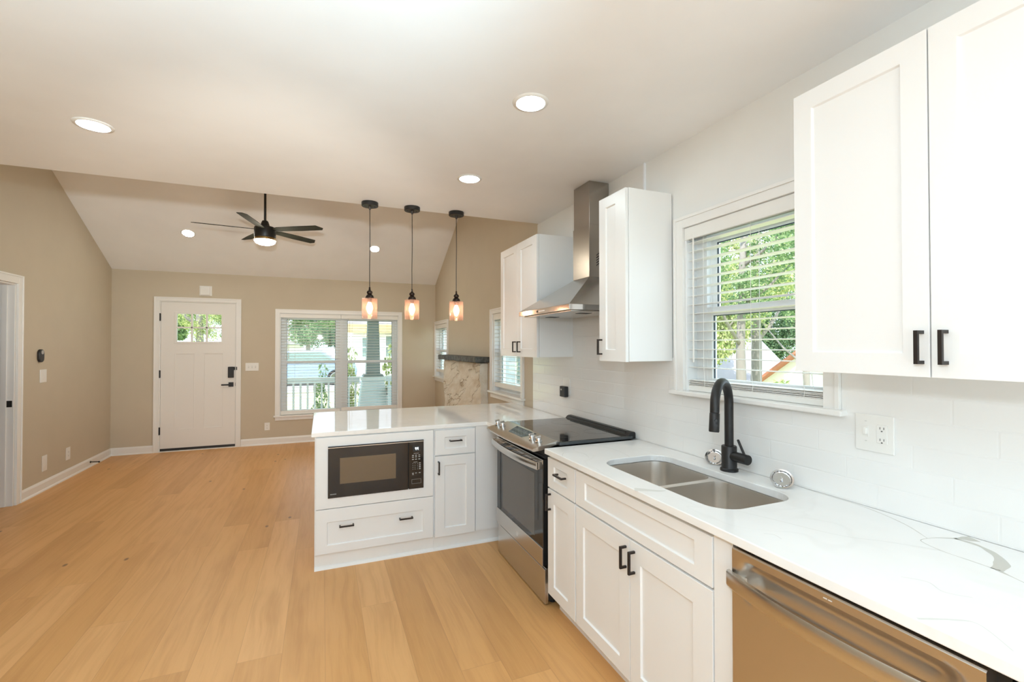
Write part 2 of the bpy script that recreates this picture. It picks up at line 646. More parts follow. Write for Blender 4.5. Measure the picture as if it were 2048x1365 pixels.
def shaker(bm, P, u0, u1, v0, v1, rail=.07, thick=.019, recess=.009, ch=.003, panel=None):
    """framed flat panel front: w = 0 is the outer face, panel set back"""
    pu0, pu1, pv0, pv1 = panel or (u0 + rail, u1 - rail, v0 + rail, v1 - rail)
    def q(a, b, c, d, w):
        return [bm.verts.new(P(x, y, w)) for x, y in ((a, c), (b, c), (b, d), (a, d))]
    o = q(u0, u1, v0, v1, 0)
    i = q(pu0, pu1, pv0, pv1, 0)
    k = q(pu0 + ch, pu1 - ch, pv0 + ch, pv1 - ch, -recess)
    bk = q(u0, u1, v0, v1, -thick)
    for a, b in ((o, i), (i, k), (bk, o)):
        for n in range(4):
            bm.faces.new((a[n], a[(n + 1) % 4], b[(n + 1) % 4], b[n]))
    bm.faces.new(k)
    bm.faces.new(bk[::-1])
    return bm

def handle(parent, P, u, v, length, vertical, out=.032, s=.009, mt='bronze'):
    """square bar pull with two posts, centred on (u, v)"""
    bm = new()
    h = length / 2
    if vertical:
        mbox(bm, P, u - s / 2, u + s / 2, v - h, v + h, out - s, out)
        for d in (-1, 1):
            mbox(bm, P, u - s / 2, u + s / 2, v + d * (h - s / 2) - s / 2, v + d * (h - s / 2) + s / 2, 0, out - s)
    else:
        mbox(bm, P, u - h, u + h, v - s / 2, v + s / 2, out - s, out)
        for d in (-1, 1):
            mbox(bm, P, u + d * (h - s / 2) - s / 2, u + d * (h - s / 2) + s / 2, v - s / 2, v + s / 2, 0, out - s)
    return put('handle', bm, mt, parent, label='dark bar handle')

def copy_tree(o, parent=None):
    c = o.copy()
    COL.objects.link(c)
    if parent is not None:
        c.parent = parent
    for ch in list(o.children):
        copy_tree(ch, c)
    return c

# ================================================================== SETTING
KW = (1.20, 1.95, 1.250, 2.127)     # kitchen window opening: y0 y1 z0 z1
W2 = (4.16, 4.975, .985, 1.86)      # side window near the wall cabinet
W3 = (7.08, 7.895, .985, 1.86)      # side window beyond the fireplace
FW = (-.605, 1.18, .43, 2.005)      # wide front window
FD = (-2.128, -1.183, 0.0, 2.140)   # front door
LD = (4.86, 5.795, -.01, 2.085)     # doorway in the left wall

struct('floor', b1(LW - 1.6, W + T, B - T, F + T, -.12, 0), 'floor')
YK = 3.80       # the lightened kitchen tone stops here
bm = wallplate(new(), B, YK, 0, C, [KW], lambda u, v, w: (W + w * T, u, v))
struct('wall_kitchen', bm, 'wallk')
bm = wallplate(new(), YK, F, 0, CF, [W2, W3], lambda u, v, w: (W + w * T, u, v))
prism(bm, [(W, YK, CF), (W, F, CF), (W, RY, RZ), (W, YK, C + (YK - E) * .51)], (T, 0, 0))
struct('wall_right', bm, 'wall')
bm = wallplate(new(), B, F, 0, CF, [LD], lambda u, v, w: (LW - w * T, u, v))
prism(bm, [(LW, B, CF), (LW, F, CF), (LW, RY, RZ), (LW, E, C + .001), (LW, B, C + .001)], (-T, 0, 0))
struct('wall_left', bm, 'wall')
struct('wall_front', wallplate(new(), LW - T, W + T, 0, CF + .06, [FW, FD], lambda u, v, w: (u, F + w * T, v)), 'wall')
BD = (-2.45, 1.60, 0.0, 2.30)    # wide glass door added unseen behind the camera, for fill daylight
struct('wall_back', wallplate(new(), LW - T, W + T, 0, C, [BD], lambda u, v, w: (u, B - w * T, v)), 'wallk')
struct('ceiling', b1(LW - T, W + T, B - T, E - .0005, C, C + .14), 'ceil')
bm = new()
prism(bm, [(LW - T, F + T + .05, CF - SL * (T + .05)), (LW - T, RY, RZ), (LW - T, E, C), (LW - T, E, C + .14), (LW - T, RY, RZ + .3), (LW - T, F + T + .05, CF + .2)], (W - LW + 2 * T, 0, 0))
struct('sloped_ceiling', bm, 'ceil')
# hallway behind the left doorway
bm = new()
box(bm, LW - 1.6, LW - 1.5, 3.6, 7.0, 0, 2.5)
box(bm, LW - 1.5, LW - T, 3.5, 3.6, 0, 2.5)
box(bm, LW - 1.5, LW - T, 7.0, 7.1, 0, 2.5)
box(bm, LW - 1.6, LW - T, 3.5, 7.1, 2.5, 2.6)
struct('hallway_wall', bm, 'wall')

# baseboards
def base_profile(P, u0, u1, h=.105):
    bm = new()
    pr = [(0, 0), (.024, 0), (.022, .012), (.014, .022), (.014, h - .022), (.009, h - .008), (.006, h), (0, h)]
    prism(bm, [P(u0, v, w) for w, v in pr], P(u1, 0, 0) - P(u0, 0, 0))
    return bm
struct('baseboard_left', base_profile(on_left(LW), 5.875, F), 'trim')
struct('baseboard_left_near', base_profile(on_left(LW), B, 4.78), 'trim')
struct('baseboard_front_left', base_profile(on_front(F), LW, -2.19), 'trim')
struct('baseboard_front_right', base_profile(on_front(F), -1.12, W), 'trim')
struct('baseboard_right', base_profile(on_right(W), 6.90, F), 'trim')
struct('baseboard_back', base_profile(lambda u, v, w: Vector((u, B + w, v)), LW, BD[0] - .07), 'trim')

def casing(bm, P, o, i, w=.018, legs_to=None):
    """flat casing with a raised outer band: o outer rect, i inner rect (u0 u1 v0 v1)"""
    b = .016
    vb = o[2]
    mbox(bm, P, o[0], i[0], vb, o[3], 0, w)
    mbox(bm, P, i[1], o[1], vb, o[3], 0, w)
    mbox(bm, P, i[0], i[1], i[3], o[3], 0, w)
    mbox(bm, P, o[0], o[0] + b, vb, o[3], w, w + .007)
    mbox(bm, P, o[1] - b, o[1], vb, o[3], w, w + .007)
    mbox(bm, P, o[0] + b, o[1] - b, o[3] - b, o[3], w, w + .007)
    return bm

# ---------------------------------------------------------------- windows
def blind(name, label, P, u0, u1, ztop, zval, zlow, pitch, railh, stack=0, cords=(), wand=None, group=None, tilt=0.0, slack=False):
    """horizontal slat blind hung inside the casing; P maps (u, v, w)"""
    c = P((u0 + u1) / 2, ztop, 0)
    t = thing(name, label, 'window blind', c, group)
    bm = new()
    mbox(bm, P, u0, u1, zval, ztop, -.012, .006)
    mbox(bm, P, u0, u0 + .012, zval, ztop, -.05, -.012)
    mbox(bm, P, u1 - .012, u1, zval, ztop, -.05, -.012)
    put('valance', bm, 'slat', t, bevel=.002)
    bm = new()
    mbox(bm, P, u0 + .013, u1 - .013, ztop - .045, ztop - .005, -.058, -.014)
    put('headrail', bm, 'slat', t)
    bm = new()
    z = zval - pitch * .35
    stop = zlow + railh + stack * .0068 + .02
    rnd = random.Random(3)
    def slat(zc, dt, du=0):
        pts = []
        for k in range(5):
            s = -.025 + .0125 * k
            crown = .0022 * (1 - (s / .025) ** 2)
            pts.append((s, zc + crown + dt * s))
        poly = [P(u0 + .006 + du, zz, -.036 + s) for s, zz in pts] + [P(u0 + .006 + du, zz - .0028, -.036 + s) for s, zz in pts[::-1]]
        prism(bm, poly, P(u1 - .006 + du, 0, 0) - P(u0 + .006 + du, 0, 0))
    zs = []
    while z > stop:
        slat(z, tilt)
        zs.append(z)
        z -= pitch
    for k in range(stack):
        slat(zlow + railh + .004 + k * .0068, rnd.uniform(-.05, .05), rnd.uniform(-.002, .002))
    put('slats', bm, 'slat', t)
    bm = new()
    mbox(bm, P, u0 + .006, u1 - .006, zlow, zlow + railh, -.061, -.010)
    put('bottom_rail', bm, 'slat', t, bevel=.003)
    for u in cords:
        bm = new()
        for w in (-.064, -.009):
            if slack:
                pts = [P(u, zval, w), P(u, (zs[-1] if zs else zlow + .1), w), P(u - .012, zlow + .05, w + .006), P(u - .004, zlow + railh, w)]
            else:
                pts = [P(u, zval, w), P(u, zlow + railh * .5, w)]
            tube(bm, pts, .0011, 5)
        put('ladder_cord', bm, 'slat', t)
    if wand:
        u, zb_ = wand
        bm = new()
        tube(bm, [P(u, zval + .02, .004), P(u, zb_, .006)], .0042, 8)
        put('tilt_wand', bm, 'slat', t, smooth=True)
    return t

def sash(bm_f, P, u0, u1, v0, v1, w, st, top, bot, thick=.03):
    mbox(bm_f, P, u0, u0 + st, v0, v1, w - thick, w)
    mbox(bm_f, P, u1 - st, u1, v0, v1, w - thick, w)
    mbox(bm_f, P, u0 + st, u1 - st, v1 - top, v1, w - thick, w)
    mbox(bm_f, P, u0 + st, u1 - st, v0, v0 + bot, w - thick, w)
    return (u0 + st, u1 - st, v0 + bot, v1 - top)

def window(n, P, O, casing_w, top_w, sill_out, units, rail_z, side_l, side_r, apron=.05, sill_z=None):
    """double-hung window unit in opening O (u0 u1 v0 v1): root mesh is the casing"""
    u0, u1, v0, v1 = O
    bm = new()
    casing(bm, P, (u0 - casing_w, u1 + casing_w, v0, v1 + top_w), (u0, u1, v0, v1))
    root = struct('window_%d' % n, bm, 'trim', bevel=.0015)
    bm = new()
    mbox(bm, P, u0 - casing_w - .02, u1 + casing_w + .02, v0 - .022, v0 + .001, -.1, sill_out)
    put('window_sill', bm, 'trim', root, bevel=.005)
    bm = new()
    if apron:
        mbox(bm, P, u0 - casing_w, u1 + casing_w, v0 - .022 - apron, v0 - .022, 0, .016)
        put('apron', bm, 'trim', root, bevel=.002)
    else:
        bm.free()
    # jamb liner
    bm = new()
    d = -T + .005
    mbox(bm, P, u0, u0 + .012, v0, v1, d, 0)
    mbox(bm, P, u1 - .012, u1, v0, v1, d, 0)
    mbox(bm, P, u0 + .012, u1 - .012, v1 - .012, v1, d, 0)
    k = len(units)
    for a, b in units:
        # vinyl frame
        mbox(bm, P, a, a + side_l, v0, v1 - .012, -.135, -.068)
        mbox(bm, P, b - side_r, b, v0, v1 - .012, -.135, -.068)
        mbox(bm, P, a + side_l, b - side_r, v1 - .055, v1 - .012, -.135, -.068)
        mbox(bm, P, a + side_l, b - side_r, v0, v0 + .022, -.135, -.068)
    if k > 1:
        for (a, b), (c, d2) in zip(units, units[1:]):
            mbox(bm, P, b, c, v0, v1 - .012, -.13, -.064)
    put('window_frame', bm, 'vinyl', root, bevel=.002)
    for a, b in units:
        a2, b2 = a + side_l, b - side_r
        up = new()
        g1 = sash(up, P, a2, b2, rail_z - .012, v1 - .055, -.100, .034, .036, .030)
        so = put('upper_sash', up, 'vinyl', root, bevel=.002)
        bm = new()
        mbox(bm, P, g1[0], g1[1], g1[2], g1[3], -.117, -.113)
        put('pane', bm, 'pane', so)
        bm = new()
        for r in ((g1[0], g1[0] + .006, g1[2], g1[3]), (g1[1] - .006, g1[1], g1[2], g1[3]), (g1[0], g1[1], g1[3] - .005, g1[3])):
            mbox(bm, P, *r, -.112, -.106)
        put('glazing_bead', bm, 'gasket', so)
        lo = new()
        g2 = sash(lo, P, a2, b2, v0 + .022, rail_z + .022, -.068, .036, .044, .050)
        so = put('lower_sash', lo, 'vinyl', root, bevel=.002)
        bm = new()
        mbox(bm, P, g2[0], g2[1], g2[2], g2[3], -.087, -.083)
        put('pane', bm, 'pane', so)
        bm = new()
        for r in ((g2[0], g2[0] + .006, g2[2], g2[3]), (g2[1] - .006, g2[1], g2[2], g2[3]), (g2[0], g2[1], g2[3] - .004, g2[3])):
            mbox(bm, P, *r, -.082, -.076)
        put('glazing_bead', bm, 'gasket', so)
    return root

PR, PF, PL = on_right(W), on_front(F), on_left(LW)
window(1, PF, FW, .062, .062, .045, [(-.593, .275), (.300, 1.168)], 1.245, .045, .045)
window(2, PR, KW, .063, .060, .045, [(1.212, 1.938)], 1.672, .004, .074, apron=0)
window(3, PR, W2, .064, .056, .05, [(4.172, 4.963)], 1.42, .03, .03, apron=.055)
window(4, PR, W3, .064, .056, .05, [(7.092, 7.883)], 1.42, .03, .03, apron=.055)

blind('window_blind', 'white slat blind of the wide front window, on the half nearer the front door', PF, -.598, .272, 1.998, 1.936, .436, .0445, .060, cords=(-.40, .07), wand=(-.485, 1.30), group='blinds of the front window', tilt=.13)
blind('window_blind', 'white slat blind of the wide front window, on the half before the porch column', PF, .278, 1.172, 1.998, 1.936, .455, .0445, .056, cords=(.45, 1.0), wand=(.405, 1.28), group='blinds of the front window', tilt=.03)
blind('window_blind', 'white slat blind in the kitchen window above the sink, slats stacked at the bottom', PR, 1.203, 1.947, 2.125, 2.060, 1.252, .0475, .027, stack=5, cords=(1.30, 1.545, 1.83), wand=(1.885, 1.405), tilt=.03, slack=True)
blind('window_blind', 'white slat blind in the side window behind the far wall cabinet', PR, 4.165, 4.97, 1.858, 1.790, 1.035, .0445, .050, cords=(4.35, 4.78), wand=(4.93, 1.35), tilt=.06)
blind('window_blind', 'white slat blind in the narrow side window beyond the mantel', PR, 7.085, 7.89, 1.858, 1.790, 1.06, .0445, .050, cords=(7.27, 7.70), wand=(7.20, 1.40), tilt=.06)

# ---------------------------------------------------------------- front door
bm = new()
casing(bm, PF, (-2.19, -1.122, 0, 2.196), (FD[0], FD[1], 0, FD[3]))
door1 = struct('door_1', bm, 'trim', bevel=.0015)
bm = new()
mbox(bm, PF, FD[0], FD[0] + .011, 0, FD[3], -.13, 0)
mbox(bm, PF, FD[1] - .011, FD[1], 0, FD[3], -.13, 0)
mbox(bm, PF, FD[0] + .011, FD[1] - .011, FD[3] - .010, FD[3], -.13, 0)
put('door_jamb', bm, 'trim', door1)
S0, S1, SZ0, SZ1 = -2.114, -1.197, .045, 2.127
lites = (-1.926, -1.378, 1.563, 1.962)
bm = new()
def slab_front(u, v, w):
    return (u, F + .004 + w * .040, v)
DPN = [(-1.952, -1.708, .305, 1.395), (-1.594, -1.352, .305, 1.395)]
wallplate(bm, S0, S1, SZ0, SZ1, [lites] + DPN, slab_front)
for r in DPN:
    box(bm, r[0], r[1], F + .013, F + .04, r[2], r[3])
slab = put('door_leaf', bm, 'door', door1)
bm = new()
P = on_front(F + .004)
mbox(bm, P, -1.956, -1.926, 1.533, 1.992, 0, .006)
mbox(bm, P, -1.378, -1.348, 1.533, 1.992, 0, .006)
mbox(bm, P, -1.926, -1.378, 1.962, 1.992, 0, .006)
mbox(bm, P, -1.926, -1.378, 1.533, 1.563, 0, .006)
for u in (-1.745, -1.562):
    mbox(bm, P, u - .011, u + .011, 1.563, 1.962, -.03, .003)
mbox(bm, P, -1.926, -1.378, 1.755, 1.777, -.03, .003)
put('lite_frame', bm, 'door', slab, bevel=.002)
bm = new()
mbox(bm, P, lites[0], lites[1], lites[2], lites[3], -.022, -.018)
put('pane', bm, 'pane', slab)
bm = new()
for (a, b) in ((-1.952, -1.708), (-1.594, -1.352)):
    z0, z1 = .305, 1.395
    t_ = .010
    for r in ((a, a + t_, z0, z1), (b - t_, b, z0, z1), (a + t_, b - t_, z1 - t_, z1), (a + t_, b - t_, z0, z0 + t_)):
        mbox(bm, P, *r, -.009, -.002)
put('panel_moulding', bm, 'door', slab, bevel=.002)
bm = new()
mbox(bm, P, S0, S1, .012, .046, -.03, .004)
put('door_sweep', bm, 'plastic_b', door1, label='black sweep along the bottom of the door')
bm = new()
mbox(bm, PF, -2.128, -1.183, 0, .012, -.13, .02)
put('threshold', bm, 'trim', door1)
for z in (1.909, 1.103, .298):
    bm = new()
    mbox(bm, PF, -2.131, -2.112, z - .052, z + .052, -.002, .006)
    cyl(bm, (-2.122, F - .008, z - .054), .007, .108, seg=12)
    put('hinge', bm, 'black', door1, label='black hinge')
bm = new()
mbox(bm, P, -1.290, -1.214, 1.029, 1.192, 0, .024)
lk = put('smart_lock', bm, 'black', door1, bevel=.006, label='black keypad deadbolt')
bm = new()
mbox(bm, P, -1.214, -1.1985, 1.143, 1.19, -.002, .010)
mbox(bm, P, -1.184, -1.171, 1.143, 1.19, -.002, .023)
put('bolt_plate', bm, 'black', lk)
bm = new()
mbox(bm, P, -1.283, -1.219, .896, .962, 0, .010)
cyl(bm, (-1.251, F + .004 - .008, .929), .012, .045, (0, -1, 0), 14)
mbox(bm, P, -1.368, -1.238, .918, .939, .044, .058)
put('lever_handle', bm, 'black', door1, bevel=.002, label='black lever handle on a square plate')
bm = new()
mbox(bm, P, -1.199, -1.192, .905, .955, -.004, .003)
put('strike_plate', bm, 'black', door1)

# ---------------------------------------------------------------- left doorway
bm = new()
casing(bm, PL, (4.79, 5.868, 0, 2.165), (LD[0], LD[1], 0, LD[3]), w=.02)
door2 = struct('door_2', bm, 'trim', bevel=.002)
bm = new()
mbox(bm, PL, LD[1] - .016, LD[1], 0, LD[3], -.15, 0)
mbox(bm, PL, LD[0], LD[0] + .016, 0, LD[3], -.15, 0)
mbox(bm, PL, LD[0] + .016, LD[1] - .016, LD[3] - .016, LD[3], -.15, 0)
mbox(bm, PL, LD[1] - .028, LD[1] - .016, 0, LD[3] - .016, -.09, -.05)
put('door_jamb', bm, 'trim', door2, bevel=.0015)
bm = new()
mbox(bm, PL, LD[1] - .018, LD[1] - .0155, .925, .985, -.05, -.012)
put('strike_plate', bm, 'black', door2, label='black strike plate on the jamb')

# ---------------------------------------------------------------- added patio door behind the camera, lets in fill daylight
PB = lambda u, v, w: Vector((u, B + w, v))
bm = new()
casing(bm, PB, (BD[0] - .065, BD[1] + .065, 0, BD[3] + .065), BD)
d3 = struct('added_fill_door', bm, 'trim')
for k, (a, b) in enumerate(((BD[0], -1.09), (-1.13, .27), (.23, BD[1]))):
    bm = new()
    g = sash(bm, PB, a, b, .01, BD[3], -.05 - .02 * k, .05, .07, .10)
    so = put('door_leaf', bm, 'vinyl', d3)
    bm = new()
    mbox(bm, PB, g[0], g[1], g[2], g[3], -.067 - .02 * k, -.063 - .02 * k)
    put('pane', bm, 'pane', so)

# ================================================================== SPLASHBACK
TP = lambda u, v, w: (W - .008 + w * .008, u, v)
bm = new()
wallplate(bm, B, 3.885, ZC, 1.425, [(KW[0] - .064, KW[1] + .064, 1.228, 1.425)], TP)
wallplate(bm, 2.285, 3.145, 1.425, C, [], TP)
struct('wall_right_tile', bm, 'tile')
bm = new()
box(bm, W - .012, W, 2.274, 2.285, 1.425, C)
struct('trim_1', bm, 'grout_trim')

# ================================================================== WORKTOPS
def ribbon(bm, pts, ws, z, mi, n=8):
    """flat vein with changing width along a smooth curve through pts"""
    P_ = [Vector((x, y, 0)) for x, y in pts]
    out = []
    for i in range(len(P_) - 1):
        p0, p1, p2, p3 = P_[max(i - 1, 0)], P_[i], P_[i + 1], P_[min(i + 2, len(P_) - 1)]
        for k in range(n):
            t = k / n
            p = .5 * ((2 * p1) + (p2 - p0) * t + (2 * p0 - 5 * p1 + 4 * p2 - p3) * t * t + (3 * p1 - p0 - 3 * p2 + p3) * t ** 3)
            out.append((p, ws[i] * (1 - t) + ws[i + 1] * t))
    out.append((P_[-1], ws[-1]))
    prev = None
    for i, (p, w) in enumerate(out):
        a = out[max(i - 1, 0)][0]
        b = out[min(i + 1, len(out) - 1)][0]
        d = (b - a).normalized()
        nrm = Vector((-d.y, d.x, 0))
        w = w * (.8 + .4 * noise.noise(p * 30))
        l = bm.verts.new((p.x + nrm.x * w / 2, p.y + nrm.y * w / 2, z))
        r = bm.verts.new((p.x - nrm.x * w / 2, p.y - nrm.y * w / 2, z))
        if prev:
            bm.faces.new((prev[0], prev[1], r, l)).material_index = mi
        prev = (l, r)

def vein(parent, pts, ws, z, mi):
    bm = new()
    ribbon(bm, pts, ws, z, 0)
    put('stone_vein', bm, ('vein', 'veinfaint')[mi], parent, label='grey gold vein in the stone')

HOLE = (1.278, 1.664, 1.205, 1.980)
bm = new()
holed(bm, [(1.155, -.9), (W - .0085, -.9), (W - .0085, 2.337), (1.155, 2.337)], [rrect(*HOLE, [.095, .11, .10, .09], 10)], ZC - .03, ZC)
sw = put('worktop', bm, 'quartz', None, bevel=.003, base=(1.48, .7, ZC - .03))
tag(sw, 'long white veined quartz worktop holding the double sink and faucet', 'countertop')
z = ZC + .0002
vein(sw, [(1.800, 1.30), (1.79, 1.212), (1.785, 1.05), (1.735, .905), (1.667, .808)], [.003, .003, .004, .004, .003], z, 0)
vein(sw, [(1.667, .808), (1.700, .800), (1.741, .777)], [.003, .004, .012], z, 0)
vein(sw, [(1.741, .777), (1.742, .725), (1.705, .672), (1.653, .640), (1.597, .628)], [.018, .016, .022, .040, .026], z, 0)
vein(sw, [(1.790, .752), (1.765, .765), (1.741, .777)], [.045, .034, .016], z, 0)
vein(sw, [(1.597, .628), (1.60, .68), (1.603, .745), (1.628, .805), (1.667, .808)], [.006, .004, .003, .003, .003], z, 0)
vein(sw, [(1.597, .628), (1.585, .60), (1.572, .57), (1.52, .45), (1.44, .25), (1.42, .0)], [.012, .005, .004, .004, .005, .005], z, 0)
vein(sw, [(1.335, 1.195), (1.38, 1.09), (1.448, .924), (1.53, .84), (1.603, .745)], [.002, .003, .003, .002, .002], z, 1)
vein(sw, [(1.157, 1.53), (1.20, 1.50), (1.235, 1.475), (1.262, 1.47)], [.06, .035, .020, .006], z, 1)
vein(sw, [(1.157, 2.13), (1.21, 2.20), (1.29, 2.16), (1.275, 2.06)], [.004, .004, .004, .003], z, 1)
vein(sw, [(1.40, 2.33), (1.48, 2.25), (1.50, 2.12), (1.475, 1.99)], [.003, .005, .004, .003], z, 1)
vein(sw, [(1.157, .58), (1.22, .55), (1.25, .52), (1.20, .45)], [.010, .008, .004, .003], z, 1)
vein(sw, [(1.25, 1.02), (1.27, 1.0), (1.262, .97)], [.002, .003, .002], z, 1)
vein(sw, [(1.33, .70), (1.36, .66), (1.34, .62), (1.37, .58)], [.002, .003, .003, .002], z, 1)

bm = new()
pts = [(-.066, 3.333), (1.16, 3.333), (1.16, 3.168), (W - .0085, 3.168), (W - .0085, 4.37), (-.066, 4.37)]
prism(bm, [(x, y, ZC - .03) for x, y in pts], (0, 0, .03))
pw = put('worktop', bm, 'quartz', None, bevel=.003, base=(.8, 3.85, ZC - .03))
tag(pw, 'wide glossy white quartz worktop on top of the peninsula', 'countertop')
vein(pw, [(.25, 3.34), (.40, 3.42), (.55, 3.46), (.62, 3.60), (.58, 3.9), (.68, 4.3)], [.012, .006, .004, .003, .004, .005], z, 1)
vein(pw, [(.95, 3.34), (1.05, 3.42), (1.12, 3.55), (1.3, 3.7), (1.45, 4.1)], [.010, .006, .004, .004, .003], z, 1)

# ================================================================== PENINSULA CABINETS
YP = 3.351
PP = on_front(YP - .019)     # door faces
def toe(parent, u0, u1):
    bm = new()
    box(bm, u0, u1, YP + .004, YP + .02, 0, .1)
    prism(bm, [(u0, YP + .004, 0), (u0, YP - .016, 0), (u0, YP - .013, .010), (u0, YP - .004, .018), (u0, YP + .004, .021)], (u1 - u0, 0, 0))
    put('toe_kick', bm, 'trim', parent, label='white plinth with a shoe moulding')

t = thing('microwave_cabinet', 'white peninsula base cabinet with the built-in microwave and a wide drawer', 'cabinet', (.355, 3.6, 0))
bm = new()
MW = (.030, .684, .466, .823)
wallplate(bm, -.045, .755, .1, ZC - .0305, [(MW[0] + .012, MW[1] - .012, MW[2] + .012, MW[3] - .012)], lambda u, v, w: (u, YP + w * .02, v))
box(bm, -.045, -.027, YP + .02, 3.95, 0, ZC - .0305)
box(bm, .737, .755, YP + .02, 3.95, .1, ZC - .0305)
box(bm, -.027, .737, 3.935, 3.95, 0, ZC - .0305)
box(bm, -.027, .737, YP + .02, 3.935, .43, .448)
put('cabinet_body', bm, 'cab', t, bevel=.0012)
bm = new()
wallplate(bm, -.038, .748, .405, .880, [(MW[0] + .012, MW[1] - .012, MW[2] + .012, MW[3] - .012)], lambda u, v, w: (u, YP - .019 + w * .0185, v))
put('microwave_surround', bm, 'cab', t, bevel=.0012)
bm = new()
shaker(bm, PP, -.038, .748, .106, .400, panel=(.033, .676, .160, .313))
dr = put('drawer', bm, 'cab', t, bevel=.0012)
handle(dr, PP, .156, .282, .094, False)
handle(dr, PP, .552, .275, .094, False)
toe(t, -.045, .755)

t = thing('base_cabinet', 'narrow white peninsula cabinet with one small drawer above one door, beside the microwave', 'cabinet', (.98, 3.6, 0))
bm = new()
box(bm, .756, 1.205, YP, YP + .02, .1, ZC - .0305)
box(bm, .756, .772, YP + .02, 3.95, .1, ZC - .0305)
box(bm, 1.19, 1.205, YP + .02, 3.95, .1, ZC - .0305)
box(bm, .772, 1.19, 3.935, 3.95, 0, ZC - .0305)
put('cabinet_body', bm, 'cab', t)
bm = new()
shaker(bm, PP, .762, 1.067, .694, .874, panel=(.834, .999, .738, .822))
dr = put('drawer', bm, 'cab', t, bevel=.0012)
handle(dr, PP, .913, .796, .092, False)
bm = new()
shaker(bm, PP, .762, 1.067, .098, .686, panel=(.833, .999, .160, .615))
dr = put('door', bm, 'cab', t, bevel=.0012)
handle(dr, PP, .786, .604, .094, True)
bm = new()
box(bm, 1.072, 1.330, YP - .012, YP - .0005, .1, ZC - .031)
put('filler_panel', bm, 'cab', t)
toe(t, .756, 1.330)

# ---------------------------------------------------------------- microwave
t = thing('microwave', 'black built-in microwave oven in the peninsula front', 'microwave', (.357, 3.5, .466))
PM = on_front(YP - .028)
bm = new()
box(bm, MW[0] + .014, MW[1] - .014, YP - .0195, 3.80, MW[2] + .014, MW[3] - .014)
put('microwave_body', bm, 'plastic_b', t)
bm = new()
mbox(bm, PM, .037, .568, .474, .812, -.0085, 0)
d = put('door', bm, 'blackglass', t, bevel=.003)
bm = new()
mbox(bm, PM, .112, .481, .564, .738, 0, .0006)
M['mwscreen'] = mat('perforated window screen', (.15, .105, .062), .12, 0, .6)
put('door_window', bm, 'mwscreen', d, label='brownish viewing window')
bm = new()
mbox(bm, PM, .037, .677, .812, .819, -.0085, .004)
put('top_trim', bm, 'black', t, bevel=.002)
bm = new()
mbox(bm, PM, .037, .677, .8085, .8118, 0, .0025)
put('bright_edge', bm, 'chrome', t, label='thin bright strip under the top edge')
bm = new()
mbox(bm, PM, .571, .677, .474, .812, -.0085, 0)
cp = put('control_panel', bm, 'blackglass', t, bevel=.003)
bm = new()
mbox(bm, PM, .600, .652, .738, .776, 0, .0006)
put('display', bm, 'plastic_b', cp)
for u in (.620, .634):     # the two lit marks of the clock
    bm = new()
    mbox(bm, PM, u - .0045, u + .0045, .757, .768, .0006, .0012)
    mbox(bm, PM, u + .0005, u + .0045, .750, .757, .0006, .0012)
    put('clock_digit', bm, 'display', cp, label='lit clock digit')
keys = [(.605, .643, .7245, .727), (.603, .632, .6625, .665), (.596, .606, .574, .579)]
keys += [(u - .0065, u + .0065, zz, zz + .006) for zz in (.709, .697, .681) for u in (.600, .622, .645)]
for zz in (.652, .638, .625, .612):
    keys += [(u - .0018, u + .0018, zz, zz + .004) for u in (.600, .615, .632)]
    keys.append((.643, .655, zz - .001, zz + .006))
keys += [(u - .006, u + .006, .583, .588) for u in (.600, .622, .648)]
for r in keys:
    bm = new()
    mbox(bm, PM, *r, 0, .0005)
    put('key_symbol', bm, 'print', cp, label='pale key symbol')
bm = new()
for r in ((.592, .658, .541, .542), (.592, .658, .511, .512), (.592, .593, .512, .541), (.657, .658, .512, .541)):
    mbox(bm, PM, *r, 0, .0008)
put('open_button', bm, 'print', cp)
bm = new()
for k in range(7):
    mbox(bm, PM, .052 + k * .0056, .0555 + k * .0056, .497, .503, 0, .0006)
put('maker_mark', bm, 'print', d, label='small pale maker lettering')

# ================================================================== SINK RUN CABINETS
XD = 1.175
PX = on_right(XD)
def kick(parent, u0, u1):
    bm = new()
    box(bm, XD + .075, XD + .09, u0, u1, 0, .1)
    put('toe_kick', bm, 'cab', parent)

t = thing('base_cabinet', 'narrow white base cabinet with drawer and door, right beside the range', 'cabinet', (1.5, 2.18, 0))
bm = new()
box(bm, XD + .0195, 1.79, 2.030, 2.336, .1, ZC - .0305)
put('cabinet_body', bm, 'cab', t)
bm = new()
shaker(bm, PX, 2.035, 2.334, .702, .868, panel=(2.113, 2.264, .750, .827))
d = put('drawer', bm, 'cab', t, bevel=.0012)
handle(d, PX, 2.170, .800, .094, False)
bm = new()
shaker(bm, PX, 2.035, 2.334, .108, .694, panel=(2.110, 2.264, .170, .622))
d = put('door', bm, 'cab', t, bevel=.0012)
handle(d, PX, 2.300, .627, .092, True)
kick(t, 2.03, 2.336)

